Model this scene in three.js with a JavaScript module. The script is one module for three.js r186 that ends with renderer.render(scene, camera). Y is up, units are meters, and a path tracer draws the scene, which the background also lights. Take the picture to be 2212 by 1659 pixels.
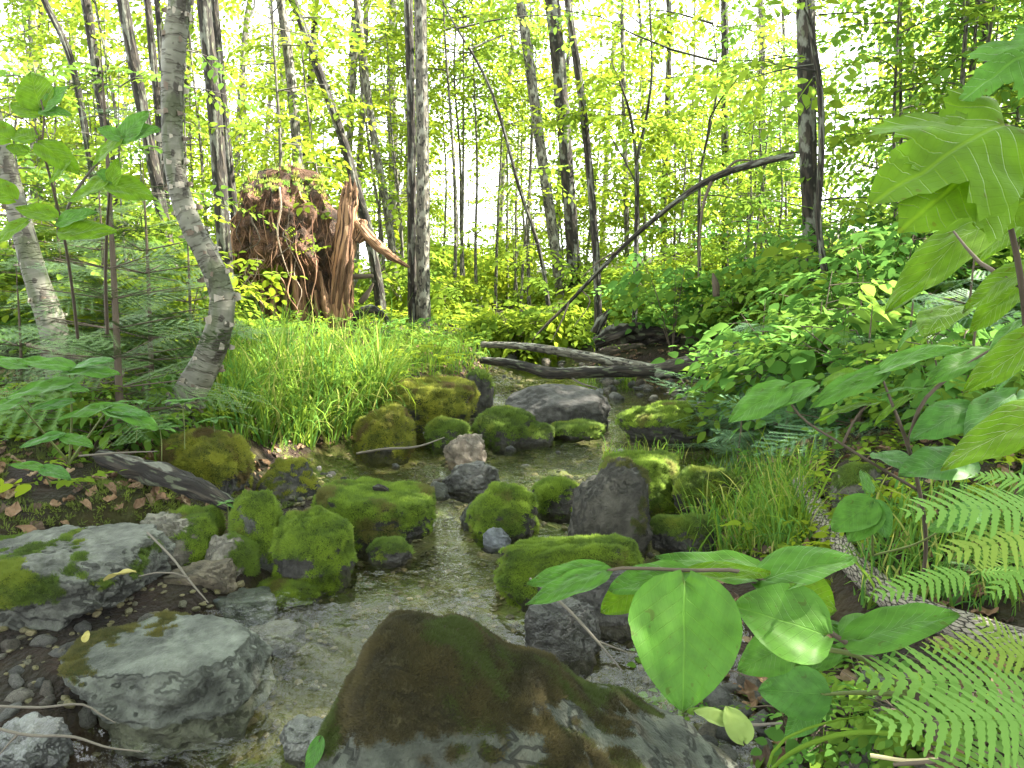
import * as THREE from 'three';
import { mergeGeometries, mergeVertices } from 'three/addons/utils/BufferGeometryUtils.js';
import { createNoise3D } from 'simplex-noise';

// ---------- camera, sky, sun, exposure ----------
const scene = new THREE.Scene();
const PITCH = 7.8 * Math.PI / 180, EYE = new THREE.Vector3(0, 1.0, 0);
const camera = new THREE.PerspectiveCamera(53.0, 4 / 3, 0.05, 400);
camera.position.copy(EYE); camera.rotation.x = -PITCH;
const SUN_AZ = 80 * Math.PI / 180, SUN_EL = 45 * Math.PI / 180;           // to the right of the view direction, ahead of the camera
const sunDir = new THREE.Vector3(Math.sin(SUN_AZ) * Math.cos(SUN_EL), Math.sin(SUN_EL), -Math.cos(SUN_AZ) * Math.cos(SUN_EL));
{
  const W = 256, H = 128, a = new Float32Array(W * H * 4);
  for (let j = 0; j < H; j++) for (let i = 0; i < W; i++) {
    const el = ((j + .5) / H - .5) * Math.PI, az = ((i + .5) / W - .5) * 2 * Math.PI;
    const d = new THREE.Vector3(Math.cos(el) * Math.cos(az), Math.sin(el), Math.cos(el) * Math.sin(az));
    const up = Math.max(0, d.y), glow = Math.pow(Math.max(0, d.dot(sunDir)), 3);
    const h = 1 - Math.pow(up, .6);                                          // hazy white near the horizon, pale blue overhead
    const L = .56 + .24 * h + .3 * glow, o = (j * W + i) * 4;
    a[o] = L * (.86 + .14 * h); a[o + 1] = L * (.95 + .05 * h); a[o + 2] = L * 1.02; a[o + 3] = 1;
  }
  const t = new THREE.DataTexture(a, W, H, THREE.RGBAFormat, THREE.FloatType);
  t.mapping = THREE.EquirectangularReflectionMapping; t.magFilter = THREE.LinearFilter; t.needsUpdate = true;
  scene.background = t; scene.environment = t;
}
const sun = new THREE.DirectionalLight(new THREE.Color(1, .93, .80), 5);
sun.position.copy(sunDir).multiplyScalar(60).add(new THREE.Vector3(0, 0, -10));
sun.target.position.set(0, 0, -10); sun.castShadow = true; sun.name = 'sun';
sun.shadow.mapSize.set(4096, 4096);
Object.assign(sun.shadow.camera, { left: -35, right: 35, top: 35, bottom: -35, near: 1, far: 140 });
scene.add(sun, sun.target);
const renderer = new THREE.WebGLRenderer({ antialias: true });
renderer.toneMapping = THREE.LinearToneMapping;
renderer.toneMappingExposure = 8.6;
renderer.shadowMap.enabled = true;

// ---------- small helpers ----------
function rngOf(seed) { let s = seed >>> 0; return () => { s = (s + 0x6d2b79f5) | 0; let t = Math.imul(s ^ (s >>> 15), 1 | s); t = (t + Math.imul(t ^ (t >>> 7), 61 | t)) ^ t; return ((t ^ (t >>> 14)) >>> 0) / 4294967296; }; }
const R = rngOf(12345), rr = (a, b, r = R) => a + (b - a) * r(), pick = (a, r = R) => a[Math.floor(r() * a.length)];
const N3 = createNoise3D(rngOf(77));
const fbm = (x, y, z, o = 4) => { let s = 0, a = .5, f = 1; for (let i = 0; i < o; i++) { s += a * N3(x * f, y * f, z * f); a *= .5; f *= 2.03; } return s; };
const ridge = (x, y, z, o = 3) => { let s = 0, a = .5, f = 1; for (let i = 0; i < o; i++) { s += a * (1 - 2 * Math.abs(N3(x * f, y * f, z * f))); a *= .5; f *= 2.1; } return s; };
const clamp = (x, a = 0, b = 1) => Math.min(b, Math.max(a, x)), lerp = (a, b, t) => a + (b - a) * t;
const sstep = (a, b, x) => { const t = clamp((x - a) / (b - a)); return t * t * (3 - 2 * t); };
const V = (x, y, z) => new THREE.Vector3(x, y, z);
const table = (xs, ys) => (x) => { if (x <= xs[0]) return ys[0]; for (let i = 1; i < xs.length; i++) if (x <= xs[i]) { const t = (x - xs[i - 1]) / (xs[i] - xs[i - 1]), s = t * t * (3 - 2 * t); return lerp(ys[i - 1], ys[i], s); } return ys[ys.length - 1]; };
// reading of the photograph: a direction on a 2212 x 1659 plan of it, and a distance ahead, give a point of the place
const F = 829.5 / Math.tan(53 / 2 * Math.PI / 180), SN = Math.sin(PITCH), CS = Math.cos(PITCH);
const ray = (px, py) => { const x = (px - 1106) / F, y = -(py - 829.5) / F; return V(x, y * CS - SN, -y * SN - CS); };
const at = (px, py, D) => { const d = ray(px, py); return d.multiplyScalar(D / -d.z).add(EYE); };
const onPlane = (px, py, h) => { const d = ray(px, py); return d.multiplyScalar((h - EYE.y) / d.y).add(EYE); };
// names and tags
const taken = {};
function numbered(n) { const k = taken[n] = (taken[n] ?? -1) + 1; return k ? n + '_' + String(k).padStart(3, '0') : n; }
function tag(o, label, category, group) { o.userData.label = label; o.userData.category = category; if (group) o.userData.group = group; return o; }
function shadows(m) { m.castShadow = m.receiveShadow = true; return m; }
function thing(name, label, category, pos, group) { const g = new THREE.Group(); g.name = numbered(name); if (pos) g.position.copy(pos); scene.add(g); return tag(g, label, category, group); }
function part(parent, name, geo, mat) { const m = shadows(new THREE.Mesh(geo, mat)); m.name = name; parent.add(m); return m; }
function soloMesh(name, geo, mat, label, category, group) { const m = shadows(new THREE.Mesh(geo, mat)); m.name = numbered(name); scene.add(m); return tag(m, label, category, group); }
function structure(name, geo, mat) { const m = shadows(new THREE.Mesh(geo, mat)); m.name = numbered(name); m.userData.kind = 'structure'; scene.add(m); return m; }
// a cloud of copies; items: {p, q, s, c}
const _m = new THREE.Matrix4(), _s = new THREE.Vector3(), _c = new THREE.Color();
function copies(name, geo, mat, items, parent) {
  const im = shadows(new THREE.InstancedMesh(geo, mat, items.length)); im.name = parent ? name : numbered(name); im.userData.kind = 'stuff';
  items.forEach((it, i) => { const s = it.s; _m.compose(it.p, it.q, s.isVector3 ? s : _s.set(s, s, s)); im.setMatrixAt(i, _m); im.setColorAt(i, it.c || _c.setRGB(1, 1, 1)); });
  (parent || scene).add(im); return im;
}
const UPV = V(0, 1, 0), _q1 = new THREE.Quaternion();
const quatUp = (n, yaw) => new THREE.Quaternion().setFromUnitVectors(UPV, n).multiply(_q1.setFromAxisAngle(UPV, yaw));
const euler = (x, y, z, o = 'YXZ') => new THREE.Quaternion().setFromEuler(new THREE.Euler(x, y, z, o));
const tint = (r, g, b) => new THREE.Color().setRGB(r, g, b);
function geoOf(pos, idx, uv, col, norm) {
  const g = new THREE.BufferGeometry(); g.setAttribute('position', new THREE.Float32BufferAttribute(pos, 3));
  if (uv) g.setAttribute('uv', new THREE.Float32BufferAttribute(uv, 2));
  if (col) g.setAttribute('color', new THREE.Float32BufferAttribute(col, 3));
  if (idx) g.setIndex(idx);
  if (norm) g.setAttribute('normal', new THREE.Float32BufferAttribute(norm, 3)); else g.computeVertexNormals();
  return g;
}

// ---------- the lie of the land (d = metres ahead of the camera) ----------
const xl = table([0, 1, 1.6, 2.1, 2.5, 2.8, 3.3, 3.8, 4.5, 5.2, 6.2, 8, 10, 13, 18, 30], [-1.7, -1.7, -1.7, -1.6, -1.35, -1.05, -.95, -1.15, -1.08, -.62, -.3, -.16, -.2, -.4, -.8, -2]);
const shore = table([0, 1, 1.6, 2.1, 2.8, 3.3, 3.7, 4], [-1.05, -1.0, -.92, -.78, -.62, -.66, -1.2, -3]);   // dry stones begin left of this line
const xr = table([0, 1, 1.6, 2.1, 2.8, 3.4, 4, 4.6, 5.5, 6.5, 7.5, 9, 11, 14, 18, 30], [.5, .5, .5, .55, .62, .82, 1.25, 1.5, 1.55, 1.35, .8, .55, .3, .2, .1, -1]);
const waterY = (d) => (d < 2.4 ? -.11 * (1 - sstep(1.55, 2.4, d)) : .012 * (d - 2.4));
function groundY(x, d) {
  const w = waterY(d), L = xl(d), Rr = xr(d), e = Math.max(L - x, x - Rr), n = fbm(x * .9, 3.1, d * .9, 4), n2 = fbm(x * 4.2, 9.7, d * 4.2, 3);
  if (e < 0) { const bed = w - .06 - .12 * sstep(0, .3, -e) + .05 * n + .03 * n2, s = shore(d) - x; return s > 0 ? lerp(bed, w + .04 + .03 * n + .02 * n2, sstep(0, .25, s)) : bed; }
  let h;
  if (x < L) h = .20 * sstep(0, .4, e) + .085 * Math.min(e, 6) + .02 * Math.max(0, e - 6) + .12 * sstep(.2, 2, e) * sstep(5, 2.5, d);
  else {
    const steep = lerp(.12, .40, sstep(9, 5, d));
    h = .13 * sstep(0, .5, e) + steep * Math.min(Math.max(0, e - .25), 5) + .12 * Math.max(0, e - 5);
    if (d > 5.2 && d < 8.2) h *= lerp(1, sstep(.2, 1.6, e), sstep(5.2, 5.9, d) * sstep(8.2, 7.4, d));   // the gravel bar beyond the bend
  }
  return w - .02 + h + .12 * n * sstep(.1, 1.5, e) + .03 * n2;
}
const G = (x, z) => groundY(x, -z);
const GX0 = -14, GD0 = -6, GS = .05, GW = 561, GH = 720, hgt = new Float32Array(GW * GH); for (let j = 0; j < GH; j++) for (let i = 0; i < GW; i++) hgt[j * GW + i] = groundY(GX0 + i * GS, GD0 + j * GS);
function G2(x, d) { const a = clamp((x - GX0) / GS, 0, GW - 1.01), b = clamp((d - GD0) / GS, 0, GH - 1.01), i = Math.floor(a), j = Math.floor(b), k = j * GW + i, u = a - i; return lerp(lerp(hgt[k], hgt[k + 1], u), lerp(hgt[k + GW], hgt[k + GW + 1], u), b - j); }
function onGround(px, py) { const d = ray(px, py); let t = .6; for (; t < 60; t += .02) { const p = d.clone().multiplyScalar(t).add(EYE); if (p.y < G2(p.x, -p.z)) return p; } return at(px, py, 30); }
function slopeN(x, z) { const e = .06; return V(G(x - e, z) - G(x + e, z), 2 * e, G(x, z - e) - G(x, z + e)).normalize(); }
// ---------- computed textures ----------
function lattice(seed, P) { const r = rngOf(seed), a = new Float32Array(P * P); for (let i = 0; i < P * P; i++) a[i] = r(); return a; }
const lats = {};
function pn(u, v, P, Q, seed) {                                              // noise that repeats after one unit: P cells across, Q up
  const key = P + '_' + Q + '_' + seed; const L = lats[key] ??= lattice(seed * 131 + P * 7 + Q, Math.max(P, Q)); const M = Math.max(P, Q);
  const x = u * P, y = v * Q, i = Math.floor(x), j = Math.floor(y), fx = x - i, fy = y - j, sx = fx * fx * (3 - 2 * fx), sy = fy * fy * (3 - 2 * fy);
  const g = (a, b) => L[(((b % Q) + Q) % Q) * M + (((a % P) + P) % P)];
  return lerp(lerp(g(i, j), g(i + 1, j), sx), lerp(g(i, j + 1), g(i + 1, j + 1), sx), sy);
}
const pf = (u, v, P, Q, seed, o = 4) => { let s = 0, a = .5, n = 0; for (let k = 0; k < o; k++) { s += a * pn(u, v, P << k, Q << k, seed + k); n += a; a *= .5; } return s / n; };
function tex(size, f, srgb, hSize) {
  const W = size, H = hSize || size, a = new Uint8Array(W * H * 4);
  for (let j = 0; j < H; j++) for (let i = 0; i < W; i++) { const c = f((i + .5) / W, (j + .5) / H), o = (j * W + i) * 4; const v = Array.isArray(c) ? c : [c, c, c]; a[o] = clamp(v[0]) * 255; a[o + 1] = clamp(v[1]) * 255; a[o + 2] = clamp(v[2]) * 255; a[o + 3] = 255; }
  const t = new THREE.DataTexture(a, W, H); t.wrapS = t.wrapT = THREE.RepeatWrapping; t.magFilter = THREE.LinearFilter; t.minFilter = THREE.LinearMipmapLinearFilter; t.generateMipmaps = true;
  if (srgb) t.colorSpace = THREE.SRGBColorSpace; t.needsUpdate = true; return t;
}
function relief(size, f) {                                                  // heights in full precision, for bump maps
  const a = new Float32Array(size * size * 4); for (let j = 0; j < size; j++) for (let i = 0; i < size; i++) { const v = f((i + .5) / size, (j + .5) / size); a.fill(v, (j * size + i) * 4, (j * size + i) * 4 + 3); a[(j * size + i) * 4 + 3] = 1; }
  const t = new THREE.DataTexture(a, size, size, THREE.RGBAFormat, THREE.FloatType); t.wrapS = t.wrapT = THREE.RepeatWrapping; t.magFilter = t.minFilter = THREE.LinearFilter; t.needsUpdate = true; return t;
}
const rep = (t, x, y = x) => { const c = t.clone(); c.repeat.set(x, y); c.needsUpdate = true; return c; };
const mix3 = (a, b, t) => [lerp(a[0], b[0], t), lerp(a[1], b[1], t), lerp(a[2], b[2], t)];
const T = {};
T.rockBump = relief(512, (u, v) => .4 * pf(u, v, 24, 24, 1, 5) + .6 * pf(u, v, 90, 90, 13, 3));
T.rockCol = tex(512, (u, v) => { const a = pf(u, v, 6, 6, 21, 6), s = pn(u, v, 200, 200, 5), b = pf(u, v, 18, 18, 33, 4); const k = .64 + .75 * (a - .5) + .7 * (b - .5) + (s > .9 ? .15 : 0) - (s < .08 ? .15 : 0); return [k * 1.01, k, k * .97]; });
// dark hardwood bark: ragged plates with pale crusts of lichen
const barkField = (u, v) => { const w = (pf(u, v, 6, 4, 41, 3) - .5) * .16, f = pf(u + w, v, 22, 5, 43, 4); return f; };
T.darkBark = tex(512, (u, v) => {
  const f = barkField(u, v), g = pf(u, v, 40, 30, 47, 3), l = pf(u, v, 5, 5, 51, 5), l2 = pf(u, v, 11, 9, 57, 4);
  let c = mix3([.085, .073, .06], [.24, .215, .18], sstep(.35, .65, f) * .8 + .2 * g);
  c = mix3(c, [.46, .47, .43], sstep(.60, .68, l) * (.55 + .45 * g)); c = mix3(c, [.40, .44, .34], sstep(.60, .70, l2) * .6); return c;
}, true);
T.darkBarkB = relief(512, (u, v) => .25 + .75 * barkField(u, v) * (.7 + .3 * pf(u, v, 40, 30, 47, 3)));
T.greyBark = tex(512, (u, v) => {
  const g = pf(u, v, 30, 12, 147, 4), l = pf(u, v, 9, 8, 151, 5), s = pf(u, v, 26, 22, 157, 3);
  let c = mix3([.26, .245, .215], [.43, .41, .365], g); c = mix3(c, [.56, .56, .51], sstep(.56, .66, l) * .7); return mix3(c, [.13, .12, .11], sstep(.58, .66, s) * .85);
}, true);
T.greyBarkB = relief(512, (u, v) => .3 + .5 * pf(u, v, 30, 12, 147, 4) - .3 * sstep(.58, .66, pf(u, v, 26, 22, 157, 3)));
// yellow birch: silvery skin in fine level lines, curling back in flakes
const peel = (u, v) => sstep(.56, .63, pf(u, v, 5, 9, 161, 4)), lent = (u, v) => sstep(.60, .72, pf(u, v, 7, 70, 163, 2));
T.birchBark = tex(512, (u, v) => {
  const g = pf(u, v, 6, 60, 167, 3), a = pf(u, v, 4, 5, 169, 4), p = peel(u, v);
  let c = mix3([.27, .265, .22], [.52, .52, .47], .35 * g + .65 * a); c = mix3(c, [.15, .13, .10], p * .75); c = mix3(c, [.22, .20, .16], lent(u, v) * .4); c = mix3(c, [.27, .30, .19], sstep(.46, .62, pf(u, v, 5, 4, 171, 4)) * .7); return c;
}, true);
T.birchBarkB = relief(512, (u, v) => .5 + .25 * pf(u, v, 6, 60, 167, 3) - .35 * lent(u, v) + .35 * peel(u, v) * pf(u, v, 14, 40, 173, 3));
// spruce or pine log: scaly plates
const scale = (u, v) => { let best = 9, sec = 9; const P = 9, Q = 7, r = lats.vor ??= lattice(991, 64); const x = u * P, y = v * Q, i0 = Math.floor(x), j0 = Math.floor(y); for (let j = -1; j < 2; j++) for (let i = -1; i < 2; i++) { const a = (i0 + i + P) % P, b = (j0 + j + Q) % Q, dx = i0 + i + r[b * 20 + a] - x, dy = (j0 + j + r[b * 20 + a + 500] - y) * 1.5, d = Math.hypot(dx, dy); if (d < best) { sec = best; best = d; } else if (d < sec) sec = d; } return sec - best; };
T.scaleBark = tex(512, (u, v) => { const w = (pf(u, v, 12, 12, 181, 3) - .5) * .1, e = scale(u + w, v + w * .7), g = pf(u, v, 20, 30, 183, 4); return mix3([.15, .13, .11], mix3([.42, .39, .35], [.60, .58, .52], g), sstep(.03, .2, e)); }, true);
T.scaleBarkB = relief(512, (u, v) => { const w = (pf(u, v, 12, 12, 181, 3) - .5) * .1; return sstep(.0, .35, scale(u + w, v + w * .7)) * .8 + .2 * pf(u, v, 20, 30, 183, 4); });
// torn weathered wood
const fib = (u, v) => pf(u + (pf(u, v, 4, 3, 191, 3) - .5) * .12, v, 44, 2, 193, 4);
T.wood = tex(512, (u, v) => { const f = fib(u, v), a = pf(u, v, 6, 3, 197, 4); return mix3([.20, .12, .08], mix3([.60, .42, .29], [.68, .55, .43], a), sstep(.3, .62, f)); }, true);
T.woodB = relief(512, (u, v) => fib(u, v));
T.soil = tex(512, (u, v) => { const a = pf(u, v, 8, 8, 201, 6), b = pf(u, v, 40, 40, 203, 3), l = pf(u, v, 4, 4, 205, 4); return mix3(mix3([.20, .15, .10], [.42, .31, .21], a), [.30, .29, .16], sstep(.5, .65, l) * .5 + (b - .5) * .4); }, true);
T.soilB = relief(512, (u, v) => .5 * pf(u, v, 10, 10, 211, 6) + .5 * pf(u, v, 46, 46, 213, 3));
T.ripple = relief(512, (u, v) => { const w = (pf(u, v, 6, 6, 221, 3) - .5) * .12; return .55 * pf(u + w, v + w, 9, 15, 223, 4) + .45 * (1 - Math.abs(pf(u - w, v + w, 14, 22, 227, 3) * 2 - 1)); });
// a leaf: midrib along v, side veins rising to the rim
function veinField(u, v) {
  const x = Math.abs(u - .5) * 2, k = v * 9 - x * 3.6, near = Math.abs(k - Math.round(k)) / 9, side = sstep(.008, .001, near) * sstep(.02, .06, x) * (1 - .4 * x), mid = sstep(.03, .006, x);
  const k2 = (v * 9 + x * 14), cross = sstep(.12, .0, Math.abs(k2 - Math.round(k2))) * .5; return [Math.max(mid, side), cross];
}
T.leaf = tex(512, (u, v) => { const [m, c] = veinField(u, v), n = pf(u, v, 8, 8, 231, 5), k = .80 + .28 * (n - .5) - .05 * c; const sp = sstep(.74, .80, pf(u, v, 14, 14, 239, 3)); const base = mix3([k * .90, k, k * .86], [k * .85, k * .75, k * .6], sp * .6); return mix3(base, [.98, 1, .88], m * .42); }, true);
T.leafB = relief(512, (u, v) => { const [m, c] = veinField(u, v); return .75 - .6 * m - .2 * c + .25 * (pf(u, v, 24, 24, 233, 3) - .5); });

// ---------- materials ----------
const std = (o) => new THREE.MeshStandardMaterial(o), phy = (o) => new THREE.MeshPhysicalMaterial(o);
const lin = (r, g, b) => new THREE.Color().setRGB(r, g, b);
const M = {};
M.rock = std({ vertexColors: true, map: rep(T.rockCol, 2.2), bumpMap: rep(T.rockBump, 2.2), bumpScale: .007, roughness: .95 });
M.wetRock = std({ vertexColors: true, map: rep(T.rockCol, 3), bumpMap: rep(T.rockBump, 3), bumpScale: .006, roughness: .45 });
M.pebble = std({ map: rep(T.rockCol, .7), roughness: .75 });
M.wetPebble = std({ map: rep(T.rockCol, .7), roughness: .4 });
M.moss = std({ color: lin(1, 1, 1), roughness: 1 });
M.ground = std({ vertexColors: true, map: rep(T.soil, 1.1), bumpMap: rep(T.soilB, 1.6), bumpScale: .03, roughness: 1 });
M.darkBark = std({ map: rep(T.darkBark, 1.6, 1.1), bumpMap: rep(T.darkBarkB, 1.6, 1.1), bumpScale: .022, roughness: .95 });
M.greyBark = std({ map: rep(T.greyBark, 1.6, 1.1), bumpMap: rep(T.greyBarkB, 1.6, 1.1), bumpScale: .012, roughness: .9 });
M.birch = std({ map: rep(T.birchBark, 1.8, 1.3), bumpMap: rep(T.birchBarkB, 1.8, 1.3), bumpScale: .012, roughness: .7 });
M.scaleBark = std({ map: rep(T.scaleBark, 3, 3), bumpMap: rep(T.scaleBarkB, 3, 3), bumpScale: .012, roughness: .95 });
M.wood = std({ map: rep(T.wood, 2.2, .8), bumpMap: rep(T.woodB, 2.2, .8), bumpScale: .03, roughness: .95 });
M.twig = std({ color: lin(.085, .065, .045), roughness: .9 });
M.paleTwig = std({ color: lin(.12, .105, .085), roughness: .9 });
M.stemGreen = std({ color: lin(.12, .15, .04), roughness: .7 });
M.root = std({ color: lin(.22, .12, .07), roughness: 1 });
M.rootPale = std({ color: lin(.36, .27, .20), roughness: 1 });
M.earth = std({ vertexColors: true, bumpMap: rep(T.soilB, 3), bumpScale: .04, roughness: 1 });
const leafMat = (c, o = {}) => phy({ color: c, transmission: .5, thickness: 0, roughness: .92, clearcoat: .05, clearcoatRoughness: .45, specularIntensity: .3, side: THREE.DoubleSide, ...o });
M.canopy = leafMat(lin(.17, .27, .032), { clearcoat: 0, transmission: .55, roughness: 1, specularIntensity: 0 });
M.bigLeaf = leafMat(lin(.175, .37, .045), { map: T.leaf, bumpMap: T.leafB, bumpScale: .0011, clearcoat: .3 });
M.bigLeafBacklitYellow = leafMat(lin(.29, .46, .014), { map: T.leaf, bumpMap: T.leafB, bumpScale: .0011, transmission: .6, clearcoat: .06 });  // yellow brightened to stand in for sun coming through the leaf
M.bigLeafBlue = leafMat(lin(.15, .34, .065), { map: T.leaf, bumpMap: T.leafB, bumpScale: .0011, clearcoat: .35 });
M.grass = leafMat(lin(.155, .265, .035), { transmission: .45, roughness: 1, clearcoat: 0, specularIntensity: 0 });
M.fern = leafMat(lin(.17, .33, .06), { transmission: .4 });
M.fernPale = leafMat(lin(.22, .32, .05), { transmission: .4 });
M.fir = std({ color: lin(1, 1, 1), roughness: .6, side: THREE.DoubleSide });
M.deadLeaf = std({ color: lin(1, 1, 1), roughness: .9, side: THREE.DoubleSide });
M.water = phy({ color: lin(.93, .92, .84), transmission: 1, thickness: 0, ior: 1.33, roughness: .03, bumpMap: rep(T.ripple, 2.9), bumpScale: .0026 });
// ---------- ground and stream ----------
{
  const ds = []; for (let d = -4; d < .6; d += .25) ds.push(d); for (let d = .6; d < 170; d *= 1.021) ds.push(d);
  const xs = []; for (let i = -120; i <= 120; i++) { const t = i / 120; xs.push(2.6 * t + 110 * Math.sign(t) * Math.pow(Math.abs(t), 3.4)); }
  const pos = [], uv = [], col = [], idx = [];
  for (const d of ds) for (const x of xs) {
    const h = groundY(x, d); pos.push(x, h, -d); uv.push(x, d);
    const e = Math.max(xl(d) - x, x - xr(d)), n = fbm(x * 1.7, 20, d * 1.7, 4), n2 = fbm(x * 6, 30, d * 6, 3);
    let c = x < shore(d) ? mix3([.22, .20, .17], [.10, .095, .085], clamp(.5 + n2)) : mix3([.40, .74, .34], [.85, 1.55, .70], clamp(.5 + n2 + .5 * n));                                   // stream bed: tan silt and grit
    if (e > 0) { c = mix3([.22, .16, .10], [.09, .068, .045], clamp(.5 + n + n2 * .6)); c = mix3(c, [.30, .42, .09], sstep(.0, .3, n - .3 * n2) * .9); }   // humus, litter, patches of moss
    col.push(...c);
  }
  const W = xs.length; for (let j = 0; j < ds.length - 1; j++) for (let i = 0; i < W - 1; i++) { const a = j * W + i; idx.push(a, a + 1, a + W, a + 1, a + W + 1, a + W); }
  structure('ground', geoOf(pos, idx, uv, col), M.ground);
}
{
  const pos = [], uv = [], idx = [], C = 150; let rows = 0;
  for (let d = .75; d < 14; d *= 1.0075) {
    const L = xl(d) - .4, Rr = xr(d) + .4, w = waterY(d), fast = sstep(2.7, 1.9, d);
    for (let i = 0; i <= C; i++) {
      const x = lerp(L, Rr, i / C);
      let h = w + .0035 * fbm(x * 9, 1, d * 14, 3) + fast * (.013 * fbm(x * 7 + d * 3, 5, d * 6, 3) + .006 * fbm(x * 20 + d * 6, 15, d * 18, 2));
      h += .0009 * Math.sin(d * 95 + 5 * fbm(x * 2, 2, d * 2, 2)) * clamp(.5 + fbm(x * 1.4, 8, d * 1.4, 2)) * sstep(2.3, 3.2, d);
      pos.push(x, h, -d); uv.push(x, d);
    }
    rows++;
  }
  for (let j = 0; j < rows - 1; j++) for (let i = 0; i < C; i++) { const a = j * (C + 1) + i; idx.push(a, a + 1, a + C + 1, a + 1, a + C + 2, a + C + 1); }
  structure('stream_water', geoOf(pos, idx, uv), M.water);
}

// ---------- builders ----------
// box-mapped uv in metres for a lumpy closed shape
function boxUV(g) {
  const p = g.attributes.position, n = g.attributes.normal, uv = new Float32Array(p.count * 2);
  for (let i = 0; i < p.count; i++) { const ax = Math.abs(n.getX(i)), ay = Math.abs(n.getY(i)), az = Math.abs(n.getZ(i)); let u, v; if (ay >= ax && ay >= az) { u = p.getX(i); v = p.getZ(i); } else if (ax >= az) { u = p.getZ(i) + .37; v = p.getY(i); } else { u = p.getX(i) + .71; v = p.getY(i); } uv[i * 2] = u; uv[i * 2 + 1] = v; }
  g.setAttribute('uv', new THREE.BufferAttribute(uv, 2)); return g;
}
const spheres = {};
const sphereOf = (d) => spheres[d] ??= (() => { const g = new THREE.IcosahedronGeometry(1, d); g.deleteAttribute('uv'); g.deleteAttribute('normal'); return mergeVertices(g, 1e-4); })();
// a stone: sphere squared off, cut by a few planes and roughened; half sizes a, b (up), c
function stoneGeo(seed, a, b, c, { detail = 14, square = 2.6, cuts = 6, cutAt = .78, rough = .085, lump = .16, lean = 0, topCut = 0, color = [.3, .29, .27], color2 = [.2, .2, .19], moss = null, mossColor = [.05, .085, .012] } = {}) {
  const r = rngOf(seed), g = sphereOf(detail).clone(), p = g.attributes.position, planes = [], o = seed * 1.37 % 97;
  for (let k = 0; k < cuts; k++) { const v = V(rr(-1, 1, r), rr(-.5, .9, r), rr(-1, 1, r)).normalize(); planes.push([v, rr(cutAt, cutAt + .18, r)]); }
  if (topCut) planes.push([V(rr(-.12, .12, r) + lean * .4, 1, rr(-.05, .2, r)).normalize(), topCut]);
  const v = V(0, 0, 0), mask = new Float32Array(p.count);
  for (let i = 0; i < p.count; i++) {
    v.fromBufferAttribute(p, i).normalize();
    let rad = Math.pow(Math.pow(Math.abs(v.x), square) + Math.pow(Math.abs(v.y), square) + Math.pow(Math.abs(v.z), square), -1 / square);
    for (const [m, h] of planes) { const t = v.dot(m); if (t > .05) { const q = h / t, k = .09, s = clamp(.5 + .5 * (q - rad) / k); rad = lerp(q, rad, s) - k * s * (1 - s); } }
    rad *= 1 + lump * fbm(v.x * 1.3 + o, v.y * 1.3, v.z * 1.3, 3) + rough * fbm(v.x * 4 + o, v.y * 4, v.z * 4, 4) + rough * .35 * fbm(v.x * 14 + o, v.y * 14, v.z * 14, 2);
    p.setXYZ(i, v.x * rad * a + lean * v.y * a * .5, v.y * rad * b, v.z * rad * c);
  }
  g.computeVertexNormals(); const n = g.attributes.normal, col = new Float32Array(p.count * 3);
  for (let i = 0; i < p.count; i++) {
    const x = p.getX(i), y = p.getY(i), z = p.getZ(i), f = fbm(x * 5 + o, y * 5, z * 5, 4), f2 = fbm(x * 22 + o, y * 22, z * 22, 3);
    let cc = mix3(color2, color, clamp(.5 + .9 * f + .4 * f2));
    if (moss !== null) { const q = moss(n.getX(i), n.getY(i), n.getZ(i), x / a, y / b, z / c, f, f2); mask[i] = q; cc = mix3(cc, mossColor, sstep(.35, .6, q)); }
    col.set(cc, i * 3);
  }
  g.setAttribute('color', new THREE.BufferAttribute(col, 3)); boxUV(g); g.userData.mask = mask; return g;
}
// how far moss goes: k near 1 covers nearly everything above the water line
const mossAll = (k) => (nx, ny, nz, x, y, z, f, f2) => sstep(-.1, .25, ny + y * .35 + (k - .55) * 1.6 + 1.35 * f + .5 * f2 - .1);
// tufts
function tuftGeo(seed, blades, spread, lean) {
  const r = rngOf(seed), pos = [], idx = [], n = [];
  for (let k = 0; k < blades; k++) {
    const a = rr(0, 6.283, r), d = rr(0, spread, r), w = rr(.09, .17, r), h = rr(.5, 1.1, r), bx = Math.cos(a) * d, bz = Math.sin(a) * d, t = rr(0, 2.1, r), l = rr(.1, lean, r), i = pos.length / 3;
    for (let q = 0; q < 3; q++) { const c = Math.cos(t + q * 2.094), s = Math.sin(t + q * 2.094); pos.push(bx + c * w, 0, bz + s * w); const v = V(c, .9, s).normalize(); n.push(v.x, v.y, v.z); }
    pos.push(bx + Math.cos(a) * l, h, bz + Math.sin(a) * l); n.push(Math.cos(a) * .3, .95, Math.sin(a) * .3);
    idx.push(i, i + 3, i + 1, i + 1, i + 3, i + 2, i + 2, i + 3, i);
  }
  return geoOf(pos, idx, null, null, n);
}
const TUFTS = [tuftGeo(3, 12, .9, .7), tuftGeo(4, 12, .9, .9)];
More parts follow.
